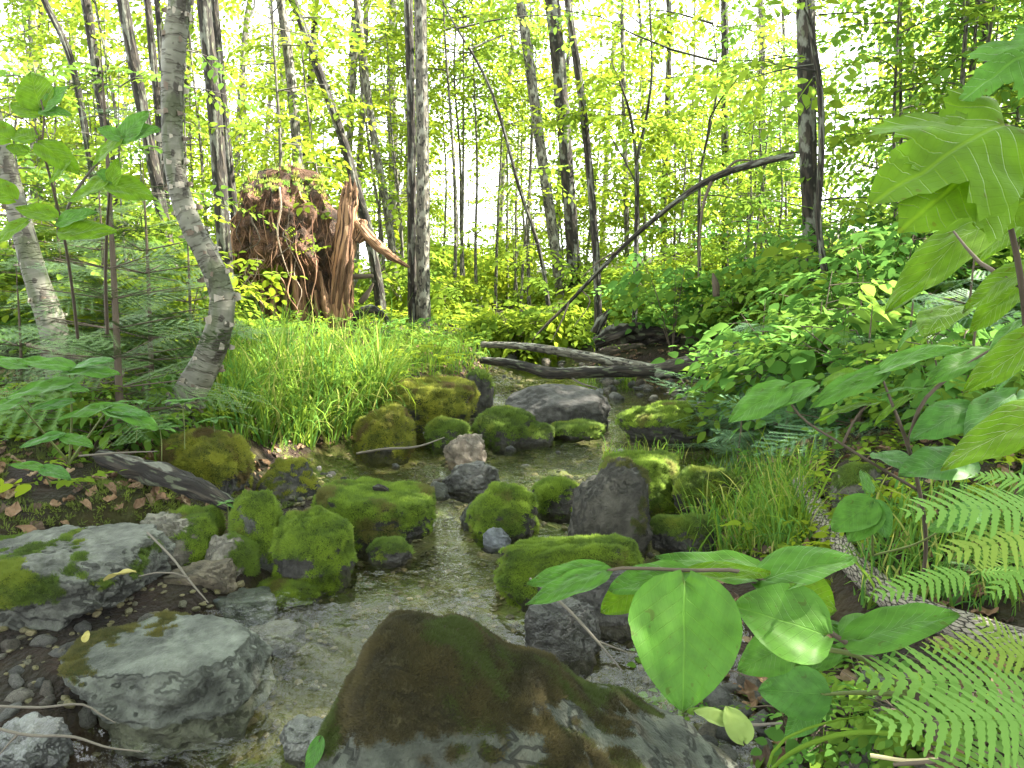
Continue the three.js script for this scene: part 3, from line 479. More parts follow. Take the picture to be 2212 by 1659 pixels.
// the great foreground boulder: a hump at the left running down to a long ridge at the right
{
  const seed = 61, r = rngOf(seed), g = sphereOf(60).clone(), p = g.attributes.position, v = V(0, 0, 0), D = 1.42, c = at(1150, 1500, D), pos = V(c.x, -.16, -D);
  const a = .49, topAt = table([-1, -.88, -.72, -.52, -.34, -.05, .3, .6, .85, 1], [.20, .36, .49, .57, .535, .425, .32, .245, .19, .16]);
  for (let i = 0; i < p.count; i++) {
    v.fromBufferAttribute(p, i).normalize();
    const sq = Math.pow(Math.pow(Math.abs(v.x), 3) + Math.pow(Math.abs(v.y), 2.4) + Math.pow(Math.abs(v.z), 2.4), -1 / 2.6), ux = clamp(v.x * sq, -1, 1), h = topAt(ux);
    let x = ux * a, y = v.y * sq * (v.y > 0 ? h : .2), z = v.z * sq * (.27 + .05 * ux) - ux * .10 + .05 * v.y;
    const n = .03 * fbm(x * 3 + 4, y * 3, z * 3, 4) + .012 * fbm(x * 14, y * 14 + 3, z * 14, 3);
    p.setXYZ(i, x + v.x * n, y + v.y * n, z + v.z * n);
  }
  g.computeVertexNormals(); const n = g.attributes.normal, col = new Float32Array(p.count * 3), mask = new Float32Array(p.count);
  for (let i = 0; i < p.count; i++) {
    const x = p.getX(i), y = p.getY(i), z = p.getZ(i), f = fbm(x * 6, y * 6 + 2, z * 6, 4), f2 = fbm(x * 25, y * 25, z * 25, 3), ny = n.getY(i);
    let cc = mix3([.05, .058, .046], [.115, .124, .10], clamp(.5 + .8 * f + .5 * f2)); cc = mix3(cc, [.115, .10, .07], sstep(.1, .4, fbm(x * 3 + 9, y * 3, z * 3, 3)) * .8);
    const q = sstep(.1, .45, ny * .5 + (y - .36) * 2.4 + .45 * f + .22 * f2); mask[i] = q; col.set(mix3(cc, [.06, .052, .02], sstep(.3, .6, q)), i * 3);
  }
  g.setAttribute('color', new THREE.BufferAttribute(col, 3)); boxUV(g); g.userData.mask = mask;
  const t = thing('boulder', 'great humped boulder with brown moss along its ridge, large leaf hanging beside it', 'boulder', pos);
  part(t, 'stone', g, M.rock); mossOn(t, g, 61, { size: .0062, gap: .0046, col: [.062, .05, .016], col2: [.026, .022, .009], colX: [[.045, .062, .010], .10], most: 30000 });
}
const topOnly = (k) => (nx, ny, nz, x, y, z, f, f2) => sstep(.35, .8, ny + (k - .5) * 1.4 + .8 * f + .3 * f2);
const sideMoss = (dx, k) => (nx, ny, nz, x, y, z, f, f2) => sstep(.2, .6, ny * .4 + x * dx + (k - .5) + .7 * f + .3 * f2);
boulder('flat topped grey boulder with brown moss strip, water swirling round its foot', [160, 570, 1322, 1548], { ...GREY, color: [.17, .185, .16], color2: [.10, .11, .096], depth: .95, rough: .05, topCut: .62, square: 3.2, lump: .12, moss: sideMoss(-.9, .12), mossCol: { col: [.11, .10, .022], col2: [.05, .05, .015] }, seed: 7, lvl: -.12 });
boulder('broad pale slab with mossy front edge at foot of the left bank', [-160, 308, 1118, 1340], { ...GREY, color: [.18, .19, .165], depth: .7, topCut: .5, square: 3.6, moss: (nx, ny, nz, x, y, z, f, f2) => sstep(.3, .6, .75 - Math.abs(y - .3) * 1.1 + z * .25 - x * .25 + f * .8 + f2 * .2 - .25), mossCol: MD, seed: 17, lvl: .0 });
boulder('pale boulder with bright moss cap between slab and mossy pair', [292, 472, 1092, 1222], { ...TAN, color: [.18, .18, .145], topCut: .7, moss: sideMoss(.8, .42), mossCol: MG, seed: 21 , lvl: .02 });
boulder('small pale pointed stone with moss on its shoulder', [436, 548, 1160, 1262], { ...TAN, color: [.21, .205, .17], moss: sideMoss(.9, .25), mossCol: MD, seed: 23, lvl: -.01 });
boulder('flat brown stone with a thin grey stick leaning over it', [362, 502, 1203, 1284], { ...TAN, color: [.20, .17, .12], color2: [.12, .10, .072], topCut: .55, square: 3.4, rough: .08, seed: 25, depth: .7, tilt: .1, lvl: .0 });
boulder('little flat grey stone tucked under the brown stone', [466, 528, 1252, 1290], { ...GREY, topCut: .5, seed: 26, lvl: -.04 });
boulder('smooth wet slate blue stone by the small moss cushion', [452, 596, 1262, 1345], { color: [.12, .145, .155], color2: [.07, .085, .09], topCut: .55, wet: true, seed: 27, lvl: -.08, rough: .03 });
boulder('low round moss cushion on the edge of the riffle', [552, 688, 1256, 1300], { ...DARK, moss: mossAll(.85), mossCol: MG, seed: 28, lvl: -.06, rough: .1 });
boulder('dark wet wedge stone pointing into the riffle', [520, 658, 1345, 1405], { ...DARK, color: [.13, .13, .125], topCut: .5, wet: true, seed: 29, lvl: -.10, lean: -.3 });
boulder('mossy boulder with a dark stick propped against it', [500, 616, 1066, 1228], { ...GREY, moss: mossAll(.72), mossCol: MG, seed: 31, cuts: 7 });
boulder('squat bright green moss boulder beside the propped stick', [596, 756, 1096, 1240], { ...DARK, moss: mossAll(.80), mossCol: MG, seed: 33, topCut: .8 });
boulder('large bright green moss boulder with a wood chip on top', [672, 930, 1044, 1166], { ...DARK, moss: mossAll(.80), mossCol: MG, seed: 35, topCut: .72, square: 3 });
boulder('mossy boulder below the curved birch trunk', [352, 532, 938, 1052], { ...DARK, moss: mossAll(.8), mossCol: MY, seed: 37, lvl: .14, square: 2.8 });
boulder('dark rock with thin yellow moss rim under the grass', [552, 688, 1000, 1092], { ...DARK, color: [.20, .19, .165], moss: topOnly(.62), mossCol: MY, seed: 39 });
boulder('golden moss stone at the bottom of the grass clump', [768, 892, 880, 972], { ...DARK, moss: mossAll(.7), mossCol: MY, seed: 41 });
boulder('big rounded boulder furred with golden moss and a sunlit patch', [796, 1034, 814, 922], { ...DARK, moss: mossAll(.85), mossCol: MY, seed: 43, topCut: .75, square: 2.8 });
boulder('big bare dark grey boulder in front of the fallen logs', [1092, 1312, 836, 926], { ...DARK, color: [.10, .096, .092], color2: [.06, .058, .056], seed: 45, cuts: 4, lump: .1, rough: .05 });
boulder('mossy stone leaning against the bare dark boulder', [1028, 1152, 886, 956], { ...DARK, moss: mossAll(.68), mossCol: MD, seed: 47 });
boulder('dark mossy stone behind the pale pink stone', [922, 1014, 906, 962], { ...DARK, moss: mossAll(.66), mossCol: MD, seed: 49 });
boulder('pale pinkish bare stone standing in shallow water', [961, 1052, 938, 1000], { color: [.36, .29, .235], color2: [.23, .20, .165], seed: 151, cuts: 7, lump: .25, tilt: -.15 });
boulder('small round dark mossy stone at the head of the pool', [1106, 1194, 915, 956], { ...DARK, moss: mossAll(.6), mossCol: MD, seed: 53 });
boulder('low flat mossy stone in open bright water', [1196, 1298, 910, 944], { ...DARK, moss: mossAll(.6), mossCol: MD, seed: 55, topCut: .7 });
boulder('slanting wedge boulder with bright moss ridge, on the gravel side', [1350, 1545, 884, 948], { ...DARK, moss: topOnly(.72), mossCol: MG, seed: 57, lean: -.5, square: 3, depth: .5 });
boulder('rough wet black stone just past the large moss boulder', [958, 1074, 1000, 1062], { ...DARK, wet: true, seed: 59, cuts: 8, rough: .12 });
boulder('round mossy stone in midstream with small stones before it', [1014, 1158, 1050, 1154], { ...DARK, moss: mossAll(.75), mossCol: MG, seed: 63 });
boulder('mossy stone touching the left side of the upright rock', [1150, 1258, 1038, 1106], { ...DARK, moss: mossAll(.68), mossCol: MG, seed: 65 });
boulder('tall upright dark rock with brown stained top', [1238, 1414, 1010, 1198], { ...DARK, color: [.095, .09, .075], color2: [.05, .048, .042], moss: sideMoss(.5, .34), mossCol: { col: [.08, .085, .018], col2: [.04, .04, .012] }, seed: 67, cuts: 5, square: 2.8, lump: .2, depth: .7 });
boulder('wide mossy boulder with grass sprouting behind the upright rock', [1292, 1482, 980, 1090], { ...DARK, moss: mossAll(.8), mossCol: MG, seed: 69, topCut: .8 });
boulder('long low mossy rock in front of the upright rock', [1082, 1388, 1156, 1290], { ...DARK, moss: mossAll(.72), mossCol: MG, seed: 71, depth: .5, topCut: .75 });
boulder('dark bare slab leaning behind the great boulder', [1136, 1296, 1282, 1420], { ...DARK, wet: true, seed: 73, topCut: .6, depth: .6 });
boulder('dark stone half hidden under the heart shaped leaves', [1220, 1420, 1225, 1345], { ...DARK, color: [.13, .125, .12], seed: 74, topCut: .7, depth: .6 });
boulder('dark mossy rock under the right bank grass', [1456, 1596, 1016, 1108], { ...DARK, moss: mossAll(.6), mossCol: MD, seed: 75 });
boulder('low dark mossy rock at the foot of the right bank', [1404, 1540, 1112, 1186], { ...DARK, moss: mossAll(.55), mossCol: MD, seed: 77 });
boulder('small grey stone in the fast water below the round mossy stone', [996, 1052, 1090, 1134], { ...GREY, seed: 79 });
boulder('small blue grey stone at the brink of the riffle', [1044, 1104, 1144, 1180], { color: [.20, .22, .25], color2: [.13, .14, .16], seed: 81, cuts: 7 });
boulder('small flat mossy stone awash in olive shallows', [796, 890, 1168, 1212], { ...DARK, moss: mossAll(.6), mossCol: MD, seed: 83 });
boulder('small pale grey stone beside the large moss boulder', [926, 968, 1042, 1072], { ...GREY, seed: 85 });
boulder('bright moss topped stone at the far edge of the gravel', [1486, 1576, 832, 880], { ...GREY, moss: topOnly(.8), mossCol: MG, seed: 87 });
boulder('grey bare stone below the far moss topped stone', [1478, 1544, 868, 902], { ...GREY, seed: 89 });
boulder('long dark stone ridge behind the slanting wedge boulder', [1396, 1500, 872, 905], { ...DARK, moss: topOnly(.5), mossCol: MG, seed: 91 });
boulder('mossy bank stone beside the big golden boulder', [1004, 1064, 806, 876], { ...DARK, moss: topOnly(.7), mossCol: MD, seed: 93 });
boulder('dim mossy rock set in the right bank above the bark log', [1806, 1912, 1008, 1092], { ...DARK, color: [.19, .18, .15], seed: 95, bank: true, moss: topOnly(.45), mossCol: MD });
boulder('black stone standing in for the dark hollow under the rotten log', [255, 480, 1035, 1120], { ...DARK, color: [.05, .06, .055], color2: [.03, .035, .035], wet: true, seed: 96, lvl: .02 });  // near-black stone placed where the hollow is only dark with shade
boulder('dark mossy rock in the lower corner of the left shallows', [-60, 132, 1560, 1690], { ...DARK, color: [.17, .18, .18], seed: 97, topCut: .6, wet: true, lvl: -.12 });
boulder('sunken grey rock behind the foot of the great boulder', [600, 740, 1545, 1650], { ...GREY, color: [.25, .26, .24], seed: 98, topCut: .6, lvl: -.12, wet: true });
// slate pieces and cobbles: each a stone of its own
{
  const r = rngOf(4242), V3 = [];
  for (let k = 0; k < 7; k++) V3.push(stoneGeo(300 + k, 1, [.45, .62, .35, .8, .5, .3, .55][k], [.8, .9, .6, .9, .75, .5, .7][k], { detail: 5, square: 2.5, cuts: 7, cutAt: .68, rough: .05 }));
  const cobbleMats = [[.19, .185, .17], [.11, .11, .104], [.27, .25, .21], [.15, .13, .105], [.07, .07, .067], [.20, .20, .19]].map((c) => std({ color: lin(...c), map: rep(T.rockCol, 1), bumpMap: rep(T.rockBump, 2), bumpScale: .01, roughness: .8 }));
  const shapes = ['flattish', 'rounded', 'flat', 'lumpy', 'oval', 'thin', 'angular'], tones = ['grey', 'dark grey', 'pale', 'brown', 'black', 'light grey'];
  const cob = (px, py, wpx, where, group, lift = .3) => { const p = onGround(px, py); const d = -p.z, w = wpx / F * d / 2, k = Math.floor(r() * 7), c = Math.floor(r() * 6); const m = soloMesh('stone', V3[k], cobbleMats[c], (w < .016 ? 'small ' : w < .03 ? 'middling ' : 'larger ') + shapes[k] + ' ' + tones[c] + ' stone ' + where, 'stone', group); m.position.set(p.x, Math.max(p.y, waterY(d) - w * .25) + w * lift * .6, p.z); m.scale.setScalar(w); m.rotation.set(rr(-.25, .25, r), rr(0, 6.28, r), rr(-.25, .25, r)); return m; };
  for (let k = 0; k < 40; k++) cob(rr(-20, 330, r), rr(1350, 1600, r), rr(22, 75, r), 'between the pale slab and the flat topped boulder', 'cobbles on the left shore');
  for (let k = 0; k < 70; k++) { const t = r(), px = lerp(1290, 1600, r()), py = lerp(822, 905, t); cob(px, py, rr(8, 26, r) * (1 + t * .5), 'on the gravel bar by the slanting wedge boulder', 'cobbles on the gravel bar'); }
  for (let k = 0; k < 26; k++) cob(rr(1060, 1330, r), rr(776, 850, r), rr(9, 24, r), 'in the water below the fallen logs', 'stones in the upper channel', .2);
  for (let k = 0; k < 55; k++) cob(rr(1480, 2080, r), rr(1470, 1680, r), rr(30, 110, r), 'under the fern fronds', 'stones under the ferns', .25);
  for (let k = 0; k < 40; k++) { const px = rr(700, 1420, r), py = rr(950, 1260, r); cob(px, py, rr(10, 32, r), 'among the midstream boulders', 'stones among the midstream boulders', .1); }
  for (let k = 0; k < 26; k++) cob(rr(520, 720, r), rr(1040, 1110, r), rr(9, 26, r), 'in the gap behind the mossy pair', 'stones behind the mossy pair', .2);
  // grit and pebbles on the bed
  const items = V3.slice(0, 3).map(() => []);
  for (let k = 0; k < 7000; k++) { const d = .9 + 7.5 * Math.pow(r(), 1.5), x = lerp(xl(d) - .02, xr(d) + .05, r()), s = rr(.005, .019, r) * (.6 + .12 * d); const c = pick([[.14, .125, .055], [.11, .10, .05], [.18, .155, .08], [.08, .075, .045], [.13, .115, .06]], r); items[k % 3].push({ p: V(x, groundY(x, d) + s * .2, -d), q: euler(rr(-.3, .3, r), rr(0, 6.28, r), rr(-.3, .3, r)), s, c: tint(...c) }); }
  const g = new THREE.Group(); g.name = 'stream_gravel'; g.userData.kind = 'stuff'; g.userData.label = 'tan and grey gravel on the stream bed'; g.userData.category = 'gravel'; scene.add(g);
  items.forEach((it, k) => copies('pebbles', V3[k], M.pebble, it, g));
}
// ---------- trees ----------
const placeOf = (px) => px < 330 ? 'behind the leaning pale birch' : px < 500 ? 'behind the curved birch' : px < 760 ? 'behind the root mass' : px < 960 ? 'behind the close pair of stems' : px < 1150 ? 'round the bright clearing' : px < 1330 ? 'behind the straight dark trunk' : px < 1560 ? 'behind the forked sapling' : px < 1700 ? 'behind the long bare branch' : px < 1880 ? 'round the thick leaf wrapped trunk' : 'deep on the dense right slope';
tree('curved birch with flaking silver bark bending over the grass clump', 3.6, [[378, 915, 84], [414, 842, 80], [464, 740, 68], [482, 645, 60], [452, 562, 56], [410, 480, 52], [380, 380, 46], [371, 250, 48], [376, 100, 54], [388, 0, 50]], { mat: M.birch, top: 7, limbs: 8, from: .6, seg: 22, name: 'birch_tree', flare: 1.25, flakes: 420 });
tree('leaning pale birch trunk at the left bank behind broad yellow leaves', 4.6, [[112, 700, 62], [78, 600, 56], [44, 480, 50], [10, 350, 46], [-30, 200, 42]], { mat: M.birch, top: 7, limbs: 7, seg: 16, name: 'birch_tree', flakes: 160 });
tree('thin dark slanting trunk with black bark, the thinnest of the leaning ones at the birch', 8, [[215, 480, 16], [195, 350, 16], [150, 120, 16], [95, 0, 14]], { top: 9 });
tree('dark lichen spotted trunk between the thin slanting one and the curved birch', 9, [[270, 540, 22], [245, 380, 22], [215, 200, 22], [185, 0, 22]], { top: 11 });
tree('dark patchy trunk standing just behind the curved birch', 7.6, [[375, 600, 28], [345, 430, 28], [305, 220, 28], [265, 0, 27]], { top: 11 });
tree('half hidden dark trunk seen past the edge of the curved birch', 9, [[352, 500, 16], [345, 280, 18], [330, 120, 18], [315, -20, 16]], { top: 10 });
tree('slim dark trunk touching the upper part of the curved birch', 8.6, [[355, 300, 11], [348, 130, 12], [335, -20, 12]], { top: 9, limbs: 5 });
tree('stout mottled trunk between the curved birch and the root mass', 7.5, [[492, 640, 36], [485, 540, 34], [472, 350, 34], [455, 150, 34], [440, 0, 32]], { top: 12 });
tree('slim dark trunk close behind the stout mottled trunk', 9, [[520, 600, 22], [508, 480, 20], [490, 300, 20], [468, 60, 19], [462, -20, 18]], { top: 11 });
tree('white and black blotched trunk rising behind the root mass', 10.5, [[655, 560, 26], [645, 370, 25], [626, 150, 23], [606, 0, 22]], { top: 11, mat: M.greyBark });
tree('dark leaning trunk crossing behind the broken snag', 10, [[822, 660, 27], [800, 520, 26], [768, 400, 24], [740, 300, 22], [695, 170, 21], [632, 0, 18]], { top: 9 });
tree('slender grey trunk right of the snag, leaning a little', 12, [[858, 640, 19], [838, 470, 19], [805, 280, 18], [770, 0, 16]], { mat: M.greyBark, top: 11 });
tree('hazy pale trunk far behind the snag', 18, [[862, 640, 26], [852, 500, 26], [850, 350, 25], [845, 200, 22]], { mat: M.greyBark, top: 12 });
tree('dark left stem of the close pair beside the grass bank', 9.1, [[893, 735, 24], [890, 600, 22], [889, 300, 21], [882, 0, 21]], { top: 12 });
tree('mottled grey right stem of the close pair beside the grass bank', 9, [[915, 740, 36], [914, 600, 34], [913, 300, 31], [908, 0, 29]], { mat: M.greyBark, top: 13 });
tree('mottled leaning trunk across the stream, slimmer than its straight neighbour', 12, [[1215, 660, 27], [1198, 530, 26], [1165, 300, 25], [1138, 100, 24], [1122, 0, 22]], { mat: M.greyBark, top: 12 });
tree('thick straight dark trunk across the stream', 12, [[1243, 660, 33], [1236, 520, 32], [1222, 330, 33], [1205, 120, 34], [1192, 0, 35]], { mat: M.darkBark, top: 13, low: 5 });
tree('slim dark trunk whose foot stands behind the fallen logs', 8.8, [[1292, 735, 20], [1290, 600, 19], [1276, 400, 18], [1255, 200, 19], [1226, 0, 17]], { top: 11, low: 4 });
tree('very thin leaning pole across the stream', 11, [[1182, 640, 11], [1165, 540, 10], [1120, 400, 9], [1085, 270, 8], [1050, 170, 7]], { top: 5.5, limbs: 4, from: .7, low: 3 });
tree('narrow straight trunk on the slope behind the long bare branch', 13, [[1566, 600, 17], [1566, 400, 17], [1566, 180, 18], [1565, 0, 17]], { top: 12, low: 8 });
tree('thick rough trunk wrapped in leaves on the right slope', 7.2, [[1760, 620, 36], [1752, 480, 38], [1745, 300, 42], [1742, 100, 44], [1740, 0, 42]], { mat: M.darkBark, top: 11, low: 16, limbs: 10 });
tree('thin crooked dark stem in front of the thick leaf wrapped trunk', 6, [[1785, 620, 18], [1768, 480, 15], [1774, 330, 15], [1772, 200, 15], [1752, 60, 13], [1744, 0, 12]], { top: 6, limbs: 5, low: 6 });
tree('lone dark trunk high on the right slope', 10, [[1985, 520, 18], [1972, 220, 18], [1966, 100, 17], [1958, 0, 16]], { top: 11, low: 8 });
tree('dim trunk deep in the dense foliage of the right slope', 9, [[2135, 420, 26], [2128, 250, 26], [2125, 60, 24]], { top: 10, low: 12 });
tree('short dark stem under the bare branch on the right slope', 9, [[1512, 640, 9], [1510, 500, 9], [1514, 370, 7]], { top: 4, limbs: 4, from: .6, low: 4 });
// the forked sapling
{
  const D = 9, b = at(1372, 640, D), t = thing('forked_tree', 'slender dark sapling forking into a tall narrow V', 'tree', V(b.x, G(b.x, b.z), b.z)), r = rngOf(88), list = [];
  const W = (pts) => pts.map((p) => at(p[0], p[1], D).sub(t.position)), gs = [limbGeo([V(0, -.05, 0), ...W([[1375, 500], [1376, 420], [1375, 345]])], [.035, .03, .027, .025], { seg: 7 }), limbGeo(W([[1375, 347], [1362, 250], [1340, 180], [1318, 125]]), [.02, .016, .012, .006], { seg: 6 }), limbGeo(W([[1375, 347], [1395, 260], [1408, 160], [1404, 20], [1400, -120]]), [.022, .017, .014, .010, .004], { seg: 6 }), limbGeo(W([[1376, 400], [1340, 330], [1310, 280]]), [.012, .008, .004], { seg: 5 })];
  for (let k = 0; k < 22; k++) { const o = pick([[1362, 250], [1340, 180], [1318, 125], [1395, 260], [1408, 160], [1404, 20], [1310, 280], [1400, -60]], r), p = at(o[0], o[1] + rr(-20, 20, r), D).sub(t.position); gs.push(leafyBranch(r, p, rr(0, 6.28, r), rr(.3, .9, r), rr(0, .4, r), list, { yellow: .75, size: 1.05, r0: .006 })); }
  part(t, 'trunk', merged(gs), M.darkBark); leavesFrom(t, 'crown', list, SPRAYS, M.canopy);
}
// thinner trees of the open wood beyond
{
  const r = rngOf(311), spots = [];
  for (let k = 0; k < 44; k++) { const px = rr(-80, 2260, r), D = rr(13, 32, r); if (px > 930 && px < 1110 && D < 22) continue; spots.push([px, D]); }
  for (const [px, D] of spots) { const w = rr(.09, .24, r) / D * F, ln = rr(-40, 25, r); tree((w * D / F > .17 ? 'stout ' : w * D / F > .125 ? 'middling ' : 'slender ') + (D > 22 ? 'distant trunk far back ' : 'trunk of the open wood ') + (ln > 12 ? 'leaning slightly ' : ln < -20 ? 'leaning the other way ' : '') + placeOf(px), D, [[px, 640, w], [px - ln * .3, 400, w * .92], [px - ln, 60, w * .8]], { mat: r() < .6 ? M.greyBark : M.darkBark, top: rr(9, 13, r), limbs: 7, from: .55, yellow: .8, low: 20, group: D > 22 ? 'distant trunks in the bright wood' : 'slender trunks of the open wood', seg: 8, gap: .24, size: 1.8, reach: [1.2, 2.6] }); }
}
// understory saplings in tiers
{
  const r = rngOf(515); let n = 0;
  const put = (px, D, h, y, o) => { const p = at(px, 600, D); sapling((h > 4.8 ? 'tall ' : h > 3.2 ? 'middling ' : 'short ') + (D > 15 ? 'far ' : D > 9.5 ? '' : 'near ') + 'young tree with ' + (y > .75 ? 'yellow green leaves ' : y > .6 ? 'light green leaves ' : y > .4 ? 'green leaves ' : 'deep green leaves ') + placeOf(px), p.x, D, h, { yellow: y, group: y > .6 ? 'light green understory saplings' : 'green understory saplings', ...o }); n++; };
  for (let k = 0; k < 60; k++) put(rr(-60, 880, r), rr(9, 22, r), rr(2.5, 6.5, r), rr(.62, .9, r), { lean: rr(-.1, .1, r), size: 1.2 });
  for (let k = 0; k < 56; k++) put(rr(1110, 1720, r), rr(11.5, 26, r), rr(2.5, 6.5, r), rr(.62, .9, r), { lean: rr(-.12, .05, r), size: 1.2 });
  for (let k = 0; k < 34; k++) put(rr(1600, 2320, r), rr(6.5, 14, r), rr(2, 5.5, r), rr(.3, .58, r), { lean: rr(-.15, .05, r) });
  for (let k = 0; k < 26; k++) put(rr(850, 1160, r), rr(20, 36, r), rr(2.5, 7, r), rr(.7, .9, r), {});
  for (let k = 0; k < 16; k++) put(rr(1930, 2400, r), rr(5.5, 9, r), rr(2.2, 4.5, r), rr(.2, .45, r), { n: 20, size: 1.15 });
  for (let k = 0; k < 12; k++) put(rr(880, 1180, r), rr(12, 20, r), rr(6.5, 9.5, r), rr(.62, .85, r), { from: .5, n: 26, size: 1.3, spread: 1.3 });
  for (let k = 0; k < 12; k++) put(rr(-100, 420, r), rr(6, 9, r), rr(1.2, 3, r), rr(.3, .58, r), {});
}
// ---------- the torn root mass, the snag, fallen wood ----------
{
  const D = 8.6, b = at(615, 740, D), base = V(b.x, G(b.x, -D) - .08, -D), t = thing('root_mass', 'upturned root mass of dark soil and red fibrous roots behind the grass clump', 'root mass', base);
  const left = table([700, 640, 600, 560, 480, 420, 390, 372].reverse(), [505, 500, 488, 520, 526, 532, 556, 600].reverse()), right = table([700, 620, 560, 480, 430, 400, 372].reverse(), [748, 738, 728, 722, 700, 690, 640].reverse());
  const y0 = at(600, 735, D).y, pos = [], col = [], idx = [], NV = 110, NA = 120;
  for (let j = 0; j <= NV; j++) {
    const py = lerp(745, 372, j / NV), y = at(600, py, D).y - base.y, xL = at(left(py), py, D).x - base.x, xR = at(right(py), py, D).x - base.x, cx = (xL + xR) / 2, hw = (xR - xL) / 2 * (j > NV - 5 ? (NV - j) / 5 * .8 + .1 : 1), v = j / NV;
    for (let i = 0; i <= NA; i++) {
      const a = i / NA * 2 * Math.PI, ca = Math.cos(a), sa = Math.sin(a), over = lerp(.24, .62, sstep(.34, .56, v)) * lerp(1, .5, sstep(.85, 1, v));
      const x = ca * hw, z = sa * over, o = ca * 2, hang = ridge(o * 1.6 + 5, y * .55, sa * 1.6, 3), lump = fbm(o + 3, y * 1.9, sa * 2, 4), k = 1 + .26 * lump + .15 * hang * sstep(.75, .35, v) + .10 * fbm(o * 4, y * 6, sa * 7, 4);
      pos.push(cx + x * k, y + .05 * lump * v + .30 * sstep(.7, 1, v) * (fbm(ca * 1.7 + 8, 2, sa * 1.7, 3) - .1), z * k + .06 * Math.sin(y * 3));
      const f = fbm(x * 5 + 2, y * 5, z * 5, 4); let c = mix3([.085, .045, .027], [.21, .11, .066], clamp(.5 + f)); c = mix3(c, [.035, .026, .019], sstep(-.05, .25, fbm(x * 2.2 + 30, y * 2.2, z * 2.2, 3)) * .85);   // red subsoil with clods of dark humus
      col.push(...c);
    }
  }
  const C = NA + 1; for (let j = 0; j < NV; j++) for (let i = 0; i < NA; i++) { const a = j * C + i; idx.push(a, a + C, a + 1, a + 1, a + C, a + C + 1); }
  const g = geoOf(pos, idx, null, col); boxUV(g); part(t, 'soil_mass', g, M.earth);
  const r = rngOf(606), fibre = [];
  const surf = (i, j) => V(pos[(j * C + i) * 3], pos[(j * C + i) * 3 + 1], pos[(j * C + i) * 3 + 2]);
  for (let k = 0; k < 46; k++) {                                                                  // hanging roots on the face toward the stream
    const i = Math.floor(rr(.02, .48, r) * NA), j = Math.floor(rr(.45, .98, r) * NV), p = surf(i, j), out = V(p.x * .1, 0, .08), L = rr(.25, .95, r), pts = [p.clone()];
    for (let s = 1; s <= 4; s++) pts.push(p.clone().addScaledVector(out, .6 + s * .2).add(V(rr(-.07, .07, r) * s * .6, -L * s / 4, rr(0, .05, r))));
    const w = rr(.003, .012, r); part(t, 'root', limbGeo(pts, [w, w * .9, w * .8, w * .6, w * .25], { seg: 5, step: .06, rough: .15 }), pick([M.root, M.rootPale, M.root, M.twig], r));
  }
  for (let k = 0; k < 12; k++) { const u = k / 11, p = V(lerp(-.55, .6, u), rr(.0, .15, r), rr(.25, .4, r)), top = V(p.x * .9 + rr(-.05, .05, r), rr(.5, .95, r), rr(.2, .42, r)), mid = p.clone().lerp(top, .5).add(V(rr(-.06, .06, r), 0, rr(.02, .1, r))); part(t, 'root', limbGeo([p, mid, top], [rr(.02, .05, r), rr(.02, .045, r), .015], { seg: 7, step: .05, rough: .35, k: 3, seed: k }), k % 2 ? M.wood : M.root); }
  for (let k = 0; k < 2600; k++) { const i = Math.floor(rr(.0, .5, r) * NA), j = Math.floor(Math.pow(r(), .8) * NV * .98), p = surf(i, j), red = r() < .6; fibre.push({ p, q: euler(rr(-.2, .6, r) + Math.PI * (r() < .8 ? 1 : 0), rr(0, 6.28, r), rr(-.4, .4, r)), s: V(rr(.06, .22, r), rr(.06, .22, r), .28), c: red ? tint(.26, .13, .075) : tint(.12, .085, .06) }); }
  copies('rootlets', BLADES[0], M.moss, fibre, t);
  const cap = []; for (let k = 0; k < 700; k++) { const j = Math.floor(rr(.86, .995, r) * NV), p = surf(Math.floor(r() * NA), j); if (fbm(p.x * 5, p.y * 5, p.z * 5, 2) < -.08) continue; cap.push({ p, q: euler(rr(-.5, .5, r), rr(0, 6.28, r), rr(-.5, .5, r)), s: rr(.02, .05, r), c: tint(rr(.10, .2, r), rr(.17, .24, r), .02) }); }
  copies('moss', TUFTS[0], M.moss, cap, t);
  const sp = []; for (let k = 0; k < 60; k++) { const p = surf(Math.floor(rr(0, .55, r) * NA), Math.floor(rr(.55, .99, r) * NV)); if (p.x < 0 && r() < .5) continue; sp.push({ p, q: euler(rr(-.8, .2, r), rr(2, 4.3, r), rr(-.4, .4, r)), s: rr(.3, .6, r), c: foliageTint(r, .8) }); }
  leavesFrom(t, 'seedlings', sp, SPRAYS_LOW, M.canopy);
}
